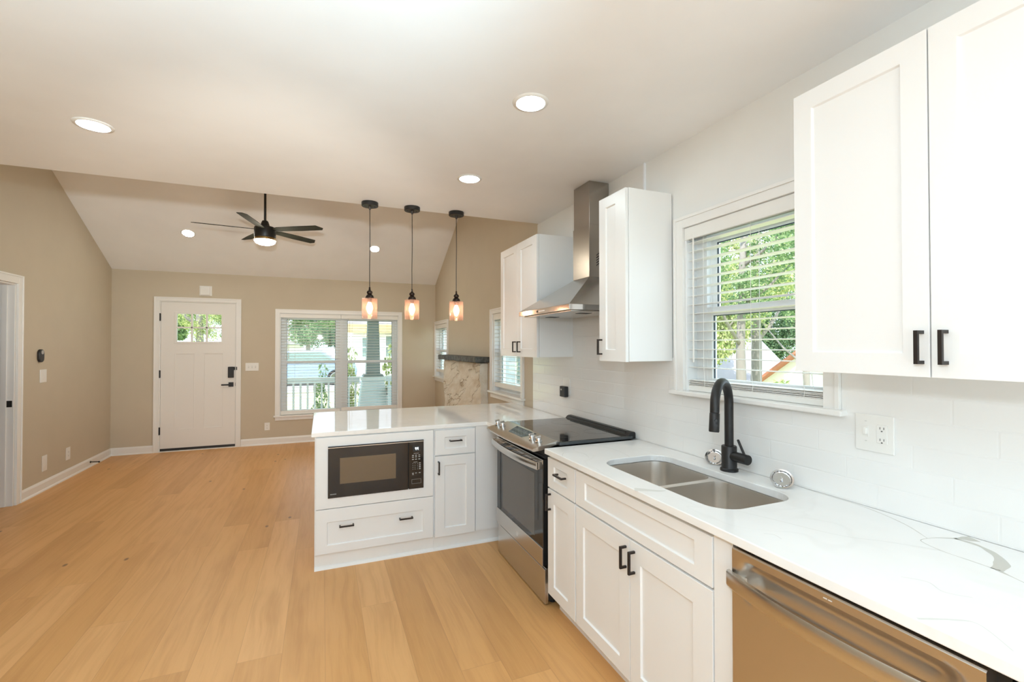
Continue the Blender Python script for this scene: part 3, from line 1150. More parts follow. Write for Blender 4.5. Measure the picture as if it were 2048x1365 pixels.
t = thing('sink_cabinet', 'white sink base cabinet with a long false drawer front and two doors', 'cabinet', (1.5, 1.59, 0))
bm = new()
box(bm, XD + .0195, XD + .04, 1.130, 2.029, .1, ZC - .0305)
box(bm, XD + .04, 1.79, 1.130, 1.148, .1, ZC - .0305)
box(bm, XD + .04, 1.79, 2.011, 2.029, .1, ZC - .0305)
box(bm, XD + .04, 1.79, 1.148, 2.011, .1, .118)
put('cabinet_body', bm, 'cab', t)
bm = new()
shaker(bm, PX, 1.150, 2.024, .702, .868, panel=(1.230, 1.941, .744, .828))
put('false_drawer_front', bm, 'cab', t, bevel=.0012)
for a, b, pa, pb, hu in ((1.589, 2.024, 1.66, 1.956, 1.612), (1.150, 1.585, 1.238, 1.520, 1.555)):
    bm = new()
    shaker(bm, PX, a, b, .108, .692, panel=(pa, pb, .170, .612))
    d = put('door', bm, 'cab', t, bevel=.0012)
    handle(d, PX, hu, .612, .092, True)
bm = new()
box(bm, XD + .004, XD + .0195, 1.070, 1.146, .1, ZC - .0305)
put('filler_strip', bm, 'cab', t, label='plain white strip next to the dishwasher')
kick(t, 1.07, 2.029)

t = thing('base_cabinet', 'white base cabinet just past the dishwasher, only a sliver showing', 'cabinet', (1.5, -.1, 0))
bm = new()
box(bm, XD + .0195, 1.79, -.88, .440, .1, ZC - .0305)
put('cabinet_body', bm, 'cab', t)
for a, b in ((.010, .436), (-.44, .006)):
    bm = new()
    shaker(bm, PX, a, b, .702, .868)
    d = put('drawer', bm, 'cab', t, bevel=.0012)
    handle(d, PX, (a + b) / 2, .79, .094, False)
    bm = new()
    shaker(bm, PX, a, b, .108, .694)
    d = put('door', bm, 'cab', t, bevel=.0012)
    handle(d, PX, b - .03, .62, .094, True)
kick(t, -.88, .44)

# ---------------------------------------------------------------- dishwasher
t = thing('dishwasher', 'stainless steel dishwasher with a bowed bar handle under the worktop', 'dishwasher', (1.48, .767, 0))
bm = new()
box(bm, 1.20, 1.78, .452, 1.062, .02, .868)
put('tub', bm, 'plastic_b', t)
bm = new()
box(bm, 1.19, 1.235, .462, 1.062, .868, .884)
put('top_gasket', bm, 'plastic_b', t, label='black gap strip under the worktop')
bm = new()
yA, yB, zt_, zs = .474, 1.060, .874, .700
# door face with a scooped pocket behind the handle
def facex(y, z_):
    u = min(1.0, max(0.0, (min(y - yA, yB - y) - .02) / .07))
    s = u * u * (3 - 2 * u)
    if z_ > .850 or z_ < .735:
        return 1.163
    q = (z_ - .735) / .115
    return 1.163 + .030 * s * min(1, 4 * q * (1.0 - q) * 1.3)
ny, nz = 48, 24
gz = [.105, .30, .50, .64, .70, .72] + [.735 + .115 * i / 14 for i in range(15)] + [.862, .870, zt_]
grid = []
for zz in gz:
    rowv = []
    for i in range(ny + 1):
        y = yA + (yB - yA) * i / ny
        x = facex(y, zz) + (.004 if zz == zt_ else 0)
        rowv.append(bm.verts.new((x, y, zz)))
    grid.append(rowv)
for a, b in zip(grid, grid[1:]):
    for i in range(ny):
        bm.faces.new((a[i], a[i + 1], b[i + 1], b[i]))
back = [bm.verts.new((1.20, yA, .105)), bm.verts.new((1.20, yB, .105)), bm.verts.new((1.20, yB, zt_)), bm.verts.new((1.20, yA, zt_))]
bm.faces.new([g[0] for g in grid] + [back[3], back[0]])
bm.faces.new([g[-1] for g in grid][::-1] + [back[1], back[2]])
bm.faces.new(grid[-1] + [back[2], back[3]])
bm.faces.new(grid[0][::-1] + [back[0], back[1]])
dd = put('door', bm, 'steelwarm', t, smooth=True, sharp=40)
bm = new()
n = 28
prev = None
for i in range(n + 1):
    s = i / n
    y = yA + .001 + (yB - yA + .006) * s
    bow = 1.150 - .036 * sin(pi * s) ** .8 if 0 < s < 1 else 1.150
    ring = [bm.verts.new(p) for p in ((bow + .009, y, .757), (bow - .002, y, .758), (bow - .004, y, .764), (bow - .004, y, .800), (bow - .001, y, .805), (bow + .009, y, .805))]
    if prev:
        for k in range(6):
            bm.faces.new((prev[k], prev[(k + 1) % 6], ring[(k + 1) % 6], ring[k]))
    else:
        bm.faces.new(ring)
    prev = ring
bm.faces.new(prev[::-1])
hh = put('handle', bm, 'steel', t, smooth=True, sharp=45, label='bowed stainless bar handle')
for y0, y1 in ((yA + .005, yA + .05), (yB - .05, yB - .005)):
    bm = new()
    prism(bm, [(1.168, y0, .765), (1.168, y1, .765), (1.145, y1, .765), (1.150, y0, .765)], (0, 0, .034))
    put('handle_bracket', bm, 'steel', hh)
bm = new()
for y in (.760, .772):
    box(bm, 1.1618, 1.1635, y, y + .009, .8585, .8605)
put('maker_mark', bm, 'lightprint', dd, label='tiny light maker lettering')
bm = new()
box(bm, 1.25, 1.26, .465, 1.062, 0, .1)
put('toe_panel', bm, 'plastic_b', t)

# ================================================================== SINK, FAUCET, STRAINERS
t = thing('sink', 'stainless steel undermount double bowl sink set into the worktop', 'sink', (1.47, 1.59, .70))
b1r = rrect(1.284, 1.658, 1.607, 1.974, [.085, .105, .07, .06], 10)
b2r = rrect(1.284, 1.658, 1.211, 1.575, [.06, .07, .13, .085], 10)
ringo = rrect(1.262, 1.682, 1.190, 1.996, .11, 10)
bm = new()
holed(bm, ringo, [b1r, b2r], .8835, .8862)
put('rim', bm, 'sinksteel', t)
def bowl(name, loop):
    bm = new()
    cx = sum(p[0] for p in loop) / len(loop)
    cy = sum(p[1] for p in loop) / len(loop)
    lev = [(1.0, .8858), (.997, .879), (.985, .80), (.975, .735), (.955, .712), (.91, .699), (.84, .694)]
    rings = [[bm.verts.new((cx + (x - cx) * s, cy + (y - cy) * s, zz)) for x, y in loop] for s, zz in lev]
    for a, b in zip(rings, rings[1:]):
        for k in range(len(a)):
            k2 = (k + 1) % len(a)
            bm.faces.new((a[k], a[k2], b[k2], b[k]))
    bm.faces.new(rings[-1])
    o = put(name, bm, 'sinksteel', t, smooth=True, sharp=60)
    bm = new()
    lathe(bm, [(.057, .0), (.055, .003), (.045, .004), (.040, -.001), (0, -.001)], (cx + .04, cy, .6945))
    put('drain', bm, 'chrome', o, smooth=True)
bowl('bowl', b1r)
bowl('bowl', b2r)

t = thing('faucet', 'matte black gooseneck pull-down kitchen faucet behind the sink', 'faucet', (1.735, 1.594, ZC))
fx, fy = 1.735, 1.594
dv = Vector((-.86, -.42, 0)).normalized()
bm = new()
lathe(bm, [(0, .0003), (.039, .0003), (.039, .010), (.034, .014), (.033, .016), (.033, .112), (.031, .115), (0, .115)], (fx, fy, ZC), seg=40)
put('faucet_body', bm, 'black', t, smooth=True)
bm = new()
R_ = .096
zarc = 1.232
pts = [Vector((fx, fy, 1.028)), Vector((fx, fy, 1.10)), Vector((fx, fy, 1.17))]
for k in range(0, 19):
    a = pi * k / 18
    pts.append(Vector((fx, fy, zarc)) + dv * (R_ - R_ * cos(a)) + Vector((0, 0, R_ * sin(a))))
end = pts[-1]
pts.append(end + Vector((0, 0, -.028)) + dv * .002)
tube(bm, pts, .0195, 20)
put('gooseneck', bm, 'black', t, smooth=True, sharp=60)
bm = new()
e0 = pts[-1]
tube(bm, [e0 + Vector((0, 0, -.001)), e0 + Vector((0, 0, -.004)) + dv * .0003, e0 + Vector((0, 0, -.078)) + dv * .010, e0 + Vector((0, 0, -.082)) + dv * .0105], [.0185, .0205, .0212, .0195], 20)
sp = put('spray_head', bm, 'black', t, smooth=True, sharp=60)
c0 = e0 + Vector((0, 0, -.032)) + dv * .004
nrm = Vector((-.5, -.86, 0)).normalized()
for k, dz in enumerate((0, -.020)):
    bm = new()
    lathe(bm, [(0, .024), (.006, .0235), (.0065, .019), (.0065, .015)], c0 + Vector((0, 0, dz)), nrm, 16)
    put('spray_button', bm, 'plastic_b', sp, smooth=True)
bm = new()
ld = Vector((-.05, -1, 0)).normalized()
lc = Vector((fx, fy, .988))
lathe(bm, [(0, .02), (.0225, .02), (.0225, .106), (.0215, .108), (0, .108)], lc, ld, 32)
lv = put('handle_barrel', bm, 'black', t, smooth=True)
bm = new()
s0 = lc + ld * .088 + Vector((0, 0, .018))
tube(bm, [s0, s0 + Vector((-.016, .020, .064)), s0 + Vector((-.0165, .021, .067))], [.0055, .0055, .003], 12)
put('lever', bm, 'black', lv, smooth=True, sharp=60)

def strainer(bottom, label):
    n_ = Vector((-.72 * .755, -.69 * .755, .656)).normalized()
    h = Vector((.72, .69, 0)).normalized()
    up = (h - n_ * h.dot(n_)).normalized()
    up = up if up.z > 0 else -up
    r = .0425
    c = Vector((*bottom, ZC + .0012)) + up * r
    t = thing('sink_strainer', label, 'sink strainer', c, 'chrome basket strainers by the wall')
    bm = new()
    lathe(bm, [(0, -.004), (.029, -.004), (.030, -.006), (.033, -.005), (.036, .0), (.0425, .0015), (.043, .000), (.040, -.0015), (.034, -.006), (.030, -.012), (.024, -.017), (0, -.018)], c, n_, 40)
    put('basket', bm, 'chrome', t, smooth=True, sharp=30)
    bm = new()
    lathe(bm, [(0, .013), (.005, .0125), (.006, .010), (.0035, .007), (.0035, -.004)], c, n_, 16)
    put('knob', bm, 'chrome', t, smooth=True)
    bm = new()
    u, v = frame_of(n_)
    for k in range(16):
        a = 2 * pi * k / 16
        cyl(bm, c + (u * cos(a) + v * sin(a)) * .0342 + n_ * (-.0022), .0022, .002, n_, 8)
    put('perforations', bm, 'outlet_slot', t)
    return t
strainer((1.747, 1.692), 'chrome sink strainer leaning just behind the faucet base on the range side')
strainer((1.711, 1.308), 'chrome sink strainer on the worktop by the tiles, on the dishwasher side of the faucet')

# ================================================================== WALL CABINETS
PU = on_right(XU)
def wallcab(label, y0, y1, doors, deep=True):
    t = thing('wall_cabinet', label, 'cabinet', (1.65, (y0 + y1) / 2, ZB))
    bm = new()
    box(bm, XU + .0215, W - .0082, y0, y1, ZB, ZT)
    put('cabinet_body', bm, 'cab', t, bevel=.0012)
    for a, b, pa, pb, hu in doors:
        bm = new()
        shaker(bm, PU, a, b, ZB - .002, ZT - .002, panel=(pa, pb, 1.470, 2.280))
        d = put('door', bm, 'cab', t, bevel=.0012)
        handle(d, PU, hu, 1.486, .090, True)
    return t
wallcab('large white two-door wall cabinet nearest the camera, beside the kitchen window', .332, 1.091, [(.714, 1.091, .776, 1.030, .7305), (.334, .7105, .395, .650, .678)])
wallcab('narrow white wall cabinet with one door between the hood and the kitchen window', 2.0415, 2.2975, [(2.0435, 2.2965, 2.136, 2.231, 2.270)])
t_far = wallcab('white two-door wall cabinet on the far side of the range hood', 3.1445, 3.9054, [(3.1465, 3.5235, 3.228, 3.453, 3.461), (3.5265, 3.9045, 3.600, 3.840, 3.5235 + .032)])

# ================================================================== RANGE HOOD
t = thing('range_hood', 'stainless steel chimney range hood on the wall above the range', 'range hood', (1.62, 2.765, 1.707))
y0, y1, xf, xb = 2.388, 3.142, 1.345, W - .009
bm = new()
box(bm, xf, xb, y0, y1, 1.709, 1.742)
rim = put('canopy_rim', bm, 'rimsteel', t, bevel=.0012)
bm = new()
dy0, dy1, dx = 2.648, 2.862, 1.645
lo = [(xf, y0, 1.742), (xb, y0, 1.742), (xb, y1, 1.742), (xf, y1, 1.742)]
hi = [(dx, dy0, 1.955), (xb, dy0, 1.955), (xb, dy1, 1.955), (dx, dy1, 1.955)]
a = [bm.verts.new(p) for p in lo]
b = [bm.verts.new(p) for p in hi]
bm.faces.new(a[::-1]); bm.faces.new(b)
for k in range(4):
    bm.faces.new((a[k], a[(k + 1) % 4], b[(k + 1) % 4], b[k]))
put('canopy', bm, 'steel', t)
bm = new()
box(bm, dx, xb, dy0, dy1, 1.955, 2.31)
lowd = put('lower_duct', bm, 'steelv', t, bevel=.0012)
bm = new()
box(bm, dx + .004, xb, dy0 + .004, dy1 - .004, 2.31, C - .002)
put('upper_duct', bm, 'steelv', t, bevel=.0012)
bm = new()
for k in range(5):     # slanted vent cuts on the near side
    zc_ = 2.030 + k * .017
    prism(bm, [(1.700, dy0 - .0006, zc_), (1.700, dy0 - .0006, zc_ + .007), (1.728, dy0 - .0006, zc_ + .027), (1.728, dy0 - .0006, zc_ + .020)], (0, .001, 0))
put('vent_slits', bm, 'dark', lowd, label='slanted black vent cuts')
bm = new()
box(bm, xf + .03, xb - .05, y0 + .03, y1 - .03, 1.700, 1.7092)
flt = put('grease_filter', bm, 'steel', t, bevel=.003, label='flat metal filter panel under the hood')
for y in (2.55, 2.98):
    bm = new()
    box(bm, 1.50, 1.58, y - .035, y + .035, 1.6985, 1.7004)
    put('filter_catch', bm, 'dark', flt)
bm = new()
cyl(bm, (xf + .0003, 2.826, 1.7255), .007, .003, (-1, 0, 0), 16)
put('power_button', bm, 'black', rim)
bm = new()
for k in range(8):
    box(bm, xf - .0012, xf, 2.715 + k * .0115, 2.7225 + k * .0115, 1.7215, 1.7285)
put('control_lettering', bm, 'lightprint', rim, label='row of small light control symbols')

# ================================================================== RANGE
t = thing('range', 'stainless steel slide-in electric range with black glass cooktop beside the peninsula', 'range', (1.48, 2.765, 0))
ry0, ry1 = 2.388, 3.142
PG = on_right(1.170)
bm = new()
box(bm, 1.205, 1.795, ry0, ry1, .03, .905)
for x in (1.25, 1.75):
    for y in (ry0 + .04, ry1 - .04):
        cyl(bm, (x, y, 0), .018, .031, seg=12)
put('oven_body', bm, 'plastic_b', t, label='black range sides')
# warming drawer
bm = new()
box(bm, 1.182, 1.206, ry0, ry1, .012, .210)
box(bm, 1.190, 1.206, ry0, ry1, .210, .215)
put('drawer', bm, 'steel', t, bevel=.003, label='stainless bottom drawer')
bm = new()
box(bm, 1.172, 1.206, ry0 + .002, ry1 - .002, .228, .838)
d = put('oven_door', bm, 'blackglass', t, bevel=.003, label='black glass oven door')
bm = new()
box(bm, 1.167, 1.173, ry0 + .002, ry1 - .002, .228, .333)
put('lower_band', bm, 'steel', d, bevel=.002, label='stainless band along the door bottom')
bm = new()
box(bm, 1.168, 1.173, ry0 + .002, ry1 - .002, .812, .838)
put('upper_band', bm, 'steel', d, bevel=.002)
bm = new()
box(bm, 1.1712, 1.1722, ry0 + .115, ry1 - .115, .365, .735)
M['ovenwin'] = mat('oven window with reflected glare', (.085, .078, .068), .08, 0, .6)  # colour lifted to carry glare and the cabinets' reflection
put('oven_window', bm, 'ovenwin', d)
# round emblem
bm = new()
cE = Vector((1.167, 2.757, .281))
tube(bm, [cE + Vector((-.0008, .0135 * cos(2 * pi * k / 28), .0135 * sin(2 * pi * k / 28))) for k in range(28)], .0011, 6, closed=True)
tube(bm, [cE + Vector((-.0008, .002 + .006 * cos(a), .002 + .006 * sin(a))) for a in [0.6 + 4.6 * k / 14 for k in range(15)]], .0008, 5)
tube(bm, [cE + Vector((-.0008, -.006 + .003 * sin(a * 1.3), .007 - .014 * k / 12)) for k, a in enumerate([.5 * q for q in range(13)])], .0008, 5)
put('emblem', bm, 'lightprint', d, label='small round emblem')
# handle: bowed flat bar with brackets
bm = new()
n = 24
prev = None
for i in range(n + 1):
    s = i / n
    y = ry0 + .004 + (ry1 - ry0 - .008) * s
    q = 1 - (2 * s - 1) ** 2
    x = 1.132 - .030 * q
    ring = [bm.verts.new(p) for p in ((x + .010, y, .784), (x + .001, y, .784), (x - .003, y, .790), (x - .003, y, .822), (x + .001, y, .828), (x + .010, y, .828))]
    if prev:
        for k in range(6):
            bm.faces.new((prev[k], prev[(k + 1) % 6], ring[(k + 1) % 6], ring[k]))
    else:
        bm.faces.new(ring)
    prev = ring
bm.faces.new(prev[::-1])
for y in (ry0 + .004, ry1 - .034):
    box(bm, 1.136, 1.172, y, y + .030, .786, .826)
hd_ = put('handle', bm, 'steel', d, smooth=True, sharp=40, label='bowed stainless oven handle')
for k in range(5):
    bm = new()
    y = ry0 + .12 + k * .125
    box(bm, 1.115, 1.169, y, y + .007, .815, .822)
    put('handle_rib', bm, 'steel', hd_)
# vent strip between door and panel
bm = new()
box(bm, 1.185, 1.206, ry0 + .004, ry1 - .004, .842, .893)
box(bm, 1.178, 1.186, ry0 + .004, ry1 - .004, .850, .858)
put('vent_strip', bm, 'dark', t, label='dark vent strip above the door')
# control panel
bm = new()
prof = [(1.250, .9200), (1.150, .8960), (1.100, .8920), (1.088, .8935), (1.082, .8985), (1.083, .9040), (1.092, .9085), (1.160, .9250), (1.262, .9420), (1.262, .9200)]
pa, pb = ry0 - .010, ry1 + .010
# the front edge bows out a little in the middle
ns = 20
prev = None
for i in range(ns + 1):
    s = i / ns
    y = pa + (pb - pa) * s
    q = 1 - (2 * s - 1) ** 2
    ring = []
    for x, zz in prof:
        k = max(0, (1.262 - x) / .18)
        ring.append(bm.verts.new((x + (.020 * (1 - q) - .006) * k, y, zz)))
    if prev:
        m_ = len(ring)
        for k in range(m_):
            bm.faces.new((prev[k], prev[(k + 1) % m_], ring[(k + 1) % m_], ring[k]))
    else:
        bm.faces.new(ring)
    prev = ring
bm.faces.new(prev[::-1])
cp = put('control_panel', bm, 'steel', t, smooth=True, sharp=50, label='sloped stainless control panel')
sl = (.9420 - .9250) / .102
nP = Vector((-sl, 0, 1)).normalized()
def on_panel(x):
    return .9250 + (x - 1.160) * sl + .0004
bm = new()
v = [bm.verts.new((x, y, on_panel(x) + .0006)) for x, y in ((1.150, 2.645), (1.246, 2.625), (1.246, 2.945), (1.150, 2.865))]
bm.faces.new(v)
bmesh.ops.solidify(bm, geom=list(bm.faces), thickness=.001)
M['touch'] = mat('touch display with window reflection', (.17, .20, .22), .10, 0, 1.0)  # reflected window light put into the glass colour
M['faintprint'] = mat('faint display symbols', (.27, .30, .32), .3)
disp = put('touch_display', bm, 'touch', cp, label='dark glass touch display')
for i in range(5):
    for j in range(4):
        bm = new()
        y = 2.68 + i * .046
        x = 1.165 + j * .02
        box(bm, x, x + .003, y, y + .016, on_panel(x) + .0014, on_panel(x) + .0018)
        put('touch_symbol', bm, 'faintprint', disp)
for (kx, ky) in ((1.170, 3.120), (1.176, 3.040), (1.176, 2.545), (1.180, 2.462)):
    bm = new()
    c = Vector((kx, ky, on_panel(kx)))
    lathe(bm, [(.0, 0), (.021, 0), (.021, .005), (.0165, .007), (.0165, .022), (.0155, .025), (0, .025)], c, nP, 28)
    u, v_ = Vector((0, 1, 0)), Vector((1, 0, sl)).normalized()
    kn = put('knob', bm, 'chrome', t, smooth=True, sharp=30)
    bm = new()
    c2 = c + nP * .022
    prism(bm, [c2 + u * .006 + v_ * .0175, c2 - u * .006 + v_ * .0175, c2 - u * .006 - v_ * .0175, c2 + u * .006 - v_ * .0175], nP * .014)
    put('knob_grip', bm, 'steel', kn, bevel=.002)
# cooktop
bm = new()
box(bm, 1.258, 1.772, 2.366, 3.164, .9185, .9375)
ct = put('cooktop', bm, 'hobglass', t, bevel=.002, label='black glass cooktop')
M['burner'] = mat('burner ring print', (.06, .06, .06), .10, 0, .6)
for (x, y, r) in ((1.40, 2.57, .10), (1.64, 2.57, .075), (1.40, 2.97, .075), (1.64, 2.97, .10)):
    bm = new()
    lathe(bm, [(r, .9376), (r + .002, .9378), (r + .004, .9376)], (x, y, 0), seg=40)
    put('burner_ring', bm, 'burner', ct)
bm = new()
M['edge'] = mat('dark grey metal edge', (.10, .11, .115), .35, .7)
box(bm, 1.262, 1.772, 2.358, 2.3665, .9185, .9345)
box(bm, 1.262, 1.772, 3.1635, 3.170, .9185, .9345)
put('side_trim', bm, 'edge', ct)
bm = new()
prism(bm, [(1.745, ry0 - .022, .9376), (1.760, ry0 - .022, .953), (1.772, ry0 - .022, .958), (1.795, ry0 - .022, .958), (1.800, ry0 - .022, .950), (1.800, ry0 - .022, .9180), (1.772, ry0 - .022, .9180)], (0, ry1 - ry0 + .044, 0))
bk = put('rear_vent', bm, 'plastic_b', t, bevel=.003, label='black raised vent rail at the back')
for k in range(2):
    bm = new()
    box(bm, 1.751 + k * .012, 1.757 + k * .012, ry0 + .02, ry1 - .02, .944 + k * .011, .950 + k * .010)
    put('vent_slot', bm, 'edge', bk)

# ================================================================== PENDANTS
def pendant(x, y, label):
    t = thing('pendant_light', label, 'pendant light', (x, y, C), 'pendant lights over the peninsula')
    bm = new()
    lathe(bm, [(0, -.0005), (.0615, -.0005), (.0625, -.003), (.0625, -.028), (.060, -.031), (0, -.031)], (x, y, C), seg=40)
    cn = put('canopy', bm, 'black', t, smooth=True)
    for d_ in (-1, 1):
        bm = new()
        lathe(bm, [(0, -.0345), (.0045, -.034), (.005, -.031)], (x + d_ * .036, y, C), seg=12)
        put('canopy_screw', bm, 'bronze', cn, smooth=True)
    bm = new()
    lathe(bm, [(.010, -.031), (.009, -.050), (.005, -.058), (0, -.058)], (x, y, C), seg=16)
    put('cord_grip', bm, 'bronze', cn, smooth=True)
    bm = new()
    tube(bm, [(x, y, C - .055), (x + .0015, y, 2.3), (x - .0008, y, 2.1), (x, y, 1.938)], .0028, 8)
    put('cord', bm, 'black', t)
    bm = new()
    lathe(bm, [(0, 1.948), (.006, 1.948), (.008, 1.925), (.012, 1.920), (.020, 1.915), (.0225, 1.906), (.020, 1.898), (.016, 1.893), (.018, 1.889), (.026, 1.884), (.030, 1.876), (.033, 1.866), (.033, 1.861), (0, 1.861)], (x, y, 0), seg=32)
    put('socket_cap', bm, 'socket', t, smooth=True, sharp=50)
    bm = new()
    lathe(bm, [(.030, 1.8605), (.0555, 1.860), (.0575, 1.857), (.0575, 1.706), (.0562, 1.7045), (.0545, 1.706), (.0545, 1.8565), (.030, 1.857)], (x, y, 0), seg=48)
    put('glass_shade', bm, 'shade', t, smooth=True, sharp=50, label='clear rosy glass cylinder shade')
    bm = new()
    lathe(bm, [(0, 1.8605), (.0165, 1.8605), (.0165, 1.832), (.013, 1.829), (0, 1.829)], (x, y, 0), seg=24)
    put('bulb_socket', bm, 'socket', t, smooth=True, sharp=50)
    bm = new()
    lathe(bm, [(.011, 1.829), (.013, 1.822), (.020, 1.805), (.0235, 1.790), (.022, 1.774), (.014, 1.755), (.006, 1.742), (0, 1.739)], (x, y, 0), seg=24)
    put('bulb', bm, 'bulb', t, smooth=True, label='glowing teardrop bulb')
    return t
pendant(.335, 3.705, 'pendant lamp with glass cylinder shade hanging in front of the wide window')
pendant(.659, 3.705, 'middle one of the three pendant lamps over the peninsula')
pendant(1.023, 3.705, 'pendant lamp of the three nearest the wall cabinets and hood')

# ================================================================== DOWNLIGHTS
def downlight(loc, nrm, label, m='led'):
    t = thing('recessed_light', label, 'ceiling light', loc, 'recessed ceiling lights')
    bm = new()
    lathe(bm, [(.063, .0025), (.066, .007), (.080, .0045), (.083, .0005), (.080, .0)], loc, nrm, 48)
    put('trim_ring', bm, 'plastic_w', t, smooth=True, sharp=50)
    bm = new()
    lathe(bm, [(0, .0030), (.0645, .0030)], loc, nrm, 40)
    ln = put('lens', bm, m, t, label='lit round lens')
    return t
downlight((.875, 1.905, C), (0, 0, -1), 'round recessed light in the flat ceiling nearest the large wall cabinet')
downlight((.897, 2.924, C), (0, 0, -1), 'round recessed light in the flat ceiling between the pendants and the hood')
downlight((-1.067, 2.929, C), (0, 0, -1), 'round recessed light in the flat ceiling alone over the open oak floor')
for (x, y) in ((-1.067, .95), (.3, -1.0), (-1.4, -1.0)):  # unseen lights added out of view to fill the kitchen
    downlight((x, y, C), (0, 0, -1), 'added recessed fill light in the kitchen ceiling behind the camera')
nv = Vector((0, -SL, -1)).normalized()
for x, y, lb in ((-1.623, 7.147, 'round recessed light in the sloped ceiling beside a fan blade tip'), (.720, 7.170, 'round recessed light in the sloped ceiling beside the left pendant cord')):
    downlight((x, y, CF + SL * (F - y)), nv, lb, 'ledv')

# ================================================================== CEILING FAN
fx, fy = -.602, RY
t = thing('ceiling_fan', 'black five blade ceiling fan with a lit lens under the sloped ceiling', 'ceiling fan', (fx, fy, RZ))
bm = new()
lathe(bm, [(0, RZ - .02), (.07, RZ - .04), (.07, RZ - .09), (.03, RZ - .12), (0, RZ - .12)], (fx, fy, 0), seg=32)
put('canopy', bm, 'black', t, smooth=True)
bm = new()
cyl(bm, (fx, fy, 2.88), .0125, RZ - .1 - 2.88, seg=16)
put('downrod', bm, 'black', t, smooth=True)
bm = new()
lathe(bm, [(0, 2.905), (.028, 2.905), (.034, 2.895), (.050, 2.845), (.056, 2.838), (.056, 2.828), (0, 2.828)], (fx, fy, 0), seg=32)
put('coupler', bm, 'black', t, smooth=True)
bm = new()
lathe(bm, [(0, 2.834), (.095, 2.834), (.106, 2.828), (.110, 2.818), (.110, 2.722), (.106, 2.712), (0, 2.712)], (fx, fy, 0), seg=48)
put('motor_housing', bm, 'black', t, smooth=True)
M['brass'] = mat('warm bronze ring', (.30, .19, .07), .35, .9)
bm = new()
lathe(bm, [(.100, 2.712), (.107, 2.710), (.107, 2.685), (.100, 2.683)], (fx, fy, 0), seg=48)
put('light_ring', bm, 'brass', t, smooth=True)
bm = new()
lathe(bm, [(.108, 2.684), (.106, 2.672), (.092, 2.652), (.06, 2.638), (0, 2.632)], (fx, fy, 0), seg=48)
put('lens', bm, 'fanlens', t, smooth=True, sharp=70, label='glowing round lens')
for k in range(5):
    a = radians(186 + 72 * k)
    r_ = Vector((cos(a), sin(a), 0))
    s_ = Vector((-sin(a), cos(a), 0))
    tw = radians(-11)
    s_t = (s_ * cos(tw) + Vector((0, 0, 1)) * sin(tw)).normalized()
    n_t = r_.cross(s_t).normalized()
    o_ = Vector((fx, fy, 2.800))
    bm = new()
    out = [(.10, -.030), (.17, -.052), (.40, -.060), (.64, -.060), (.69, .012), (.66, .052), (.40, .056), (.17, .046), (.10, .026)]
    prism(bm, [o_ + r_ * u + s_t * v for u, v in out], n_t * .006)
    put('blade', bm, 'blade', t, bevel=.0015)

# ================================================================== FIREPLACE
bm = new()
cx0, cx1, cy0, cy1 = 1.712, W - .0015, 5.168, 6.885
nx, ny, nz = 4, 80, 60
def wob(p):
    return noise.noise(p * 2.2) * .020 + noise.noise(Vector((p.x, p.y * 3, p.z * 8))) * .014 + noise.noise(p * 16) * .005
front = []
for j in range(nz + 1):
    rowv = []
    for i in range(ny + 1):
        y = cy0 + (cy1 - cy0) * i / ny
        zz = 1.29 * j / nz
        p = Vector((cx0, y, zz))
        rowv.append(bm.verts.new((cx0 + wob(p), y + (wob(p + Vector((9, 0, 0))) * .9 if i in (0, ny) else 0), zz)))
    front.append(rowv)
for a, b in zip(front, front[1:]):
    for i in range(ny):
        bm.faces.new((a[i], a[i + 1], b[i + 1], b[i]))
for side in (0, ny):
    yb = cy0 if side == 0 else cy1
    prevc = [r[side] for r in front]
    for k in range(1, nx + 1):
        x = cx0 + (cx1 - cx0) * k / nx
        cur = [bm.verts.new((x, yb + (wob(Vector((x, yb, 1.29 * j / nz)) + Vector((9, 0, 0))) * .9), 1.29 * j / nz)) for j in range(nz + 1)]
        for j in range(nz):
            bm.faces.new((prevc[j], prevc[j + 1], cur[j + 1], cur[j]))
        prevc = cur
ch = put('chimney_breast', bm, 'plaster', None, smooth=True, sharp=55, base=(W - .05, 6.03, 0))
tag(ch, 'rough cream painted fireplace chimney breast under the dark timber mantel', 'fireplace')
bm = new()
my0, my1, mx0 = 5.112, 6.972, 1.640
n = 40
prev = None
for i in range(n + 1):
    y = my0 + (my1 - my0) * i / n
    p = Vector((0, y * 4, 0))
    e1, e2, e3 = noise.noise(p) * .008, noise.noise(p + Vector((5, 0, 0))) * .007, noise.noise(p * 3 + Vector((2, 0, 0))) * .004
    ring = [bm.verts.new(q) for q in ((W - .0015, y, 1.300), (mx0 + .008 + e1, y, 1.297 + e2 + e3), (mx0 + e1 + e3, y, 1.303 + e2), (mx0 + e1, y, 1.356 + e3), (mx0 + .006 + e1, y, 1.366), (W - .0015, y, 1.366))]
    if prev:
        for k in range(6):
            bm.faces.new((prev[k], prev[(k + 1) % 6], ring[(k + 1) % 6], ring[k]))
    else:
        bm.faces.new(ring)
    prev = ring
bm.faces.new(prev[::-1])
mt_ = put('mantel_shelf', bm, 'mantel', None, smooth=True, sharp=35, base=(W, 6.03, 1.30))
tag(mt_, 'dark weathered timber mantel beam on the cream chimney breast', 'mantel')

# ================================================================== WALL PLATES AND SMALL FITTINGS
def duplex(parent, P, u, v):
    bm = new()
    for dv_ in (-.020, .020):
        for du in (-.0065, .0055):
            mbox(bm, P, u + du - .001, u + du + .001, v + dv_ - .003, v + dv_ + .005, .0088, .0094)
        mbox(bm, P, u - .0025, u + .0025, v + dv_ - .011, v + dv_ - .007, .0088, .0094)
    put('outlet_slots', bm, 'outlet_slot', parent)

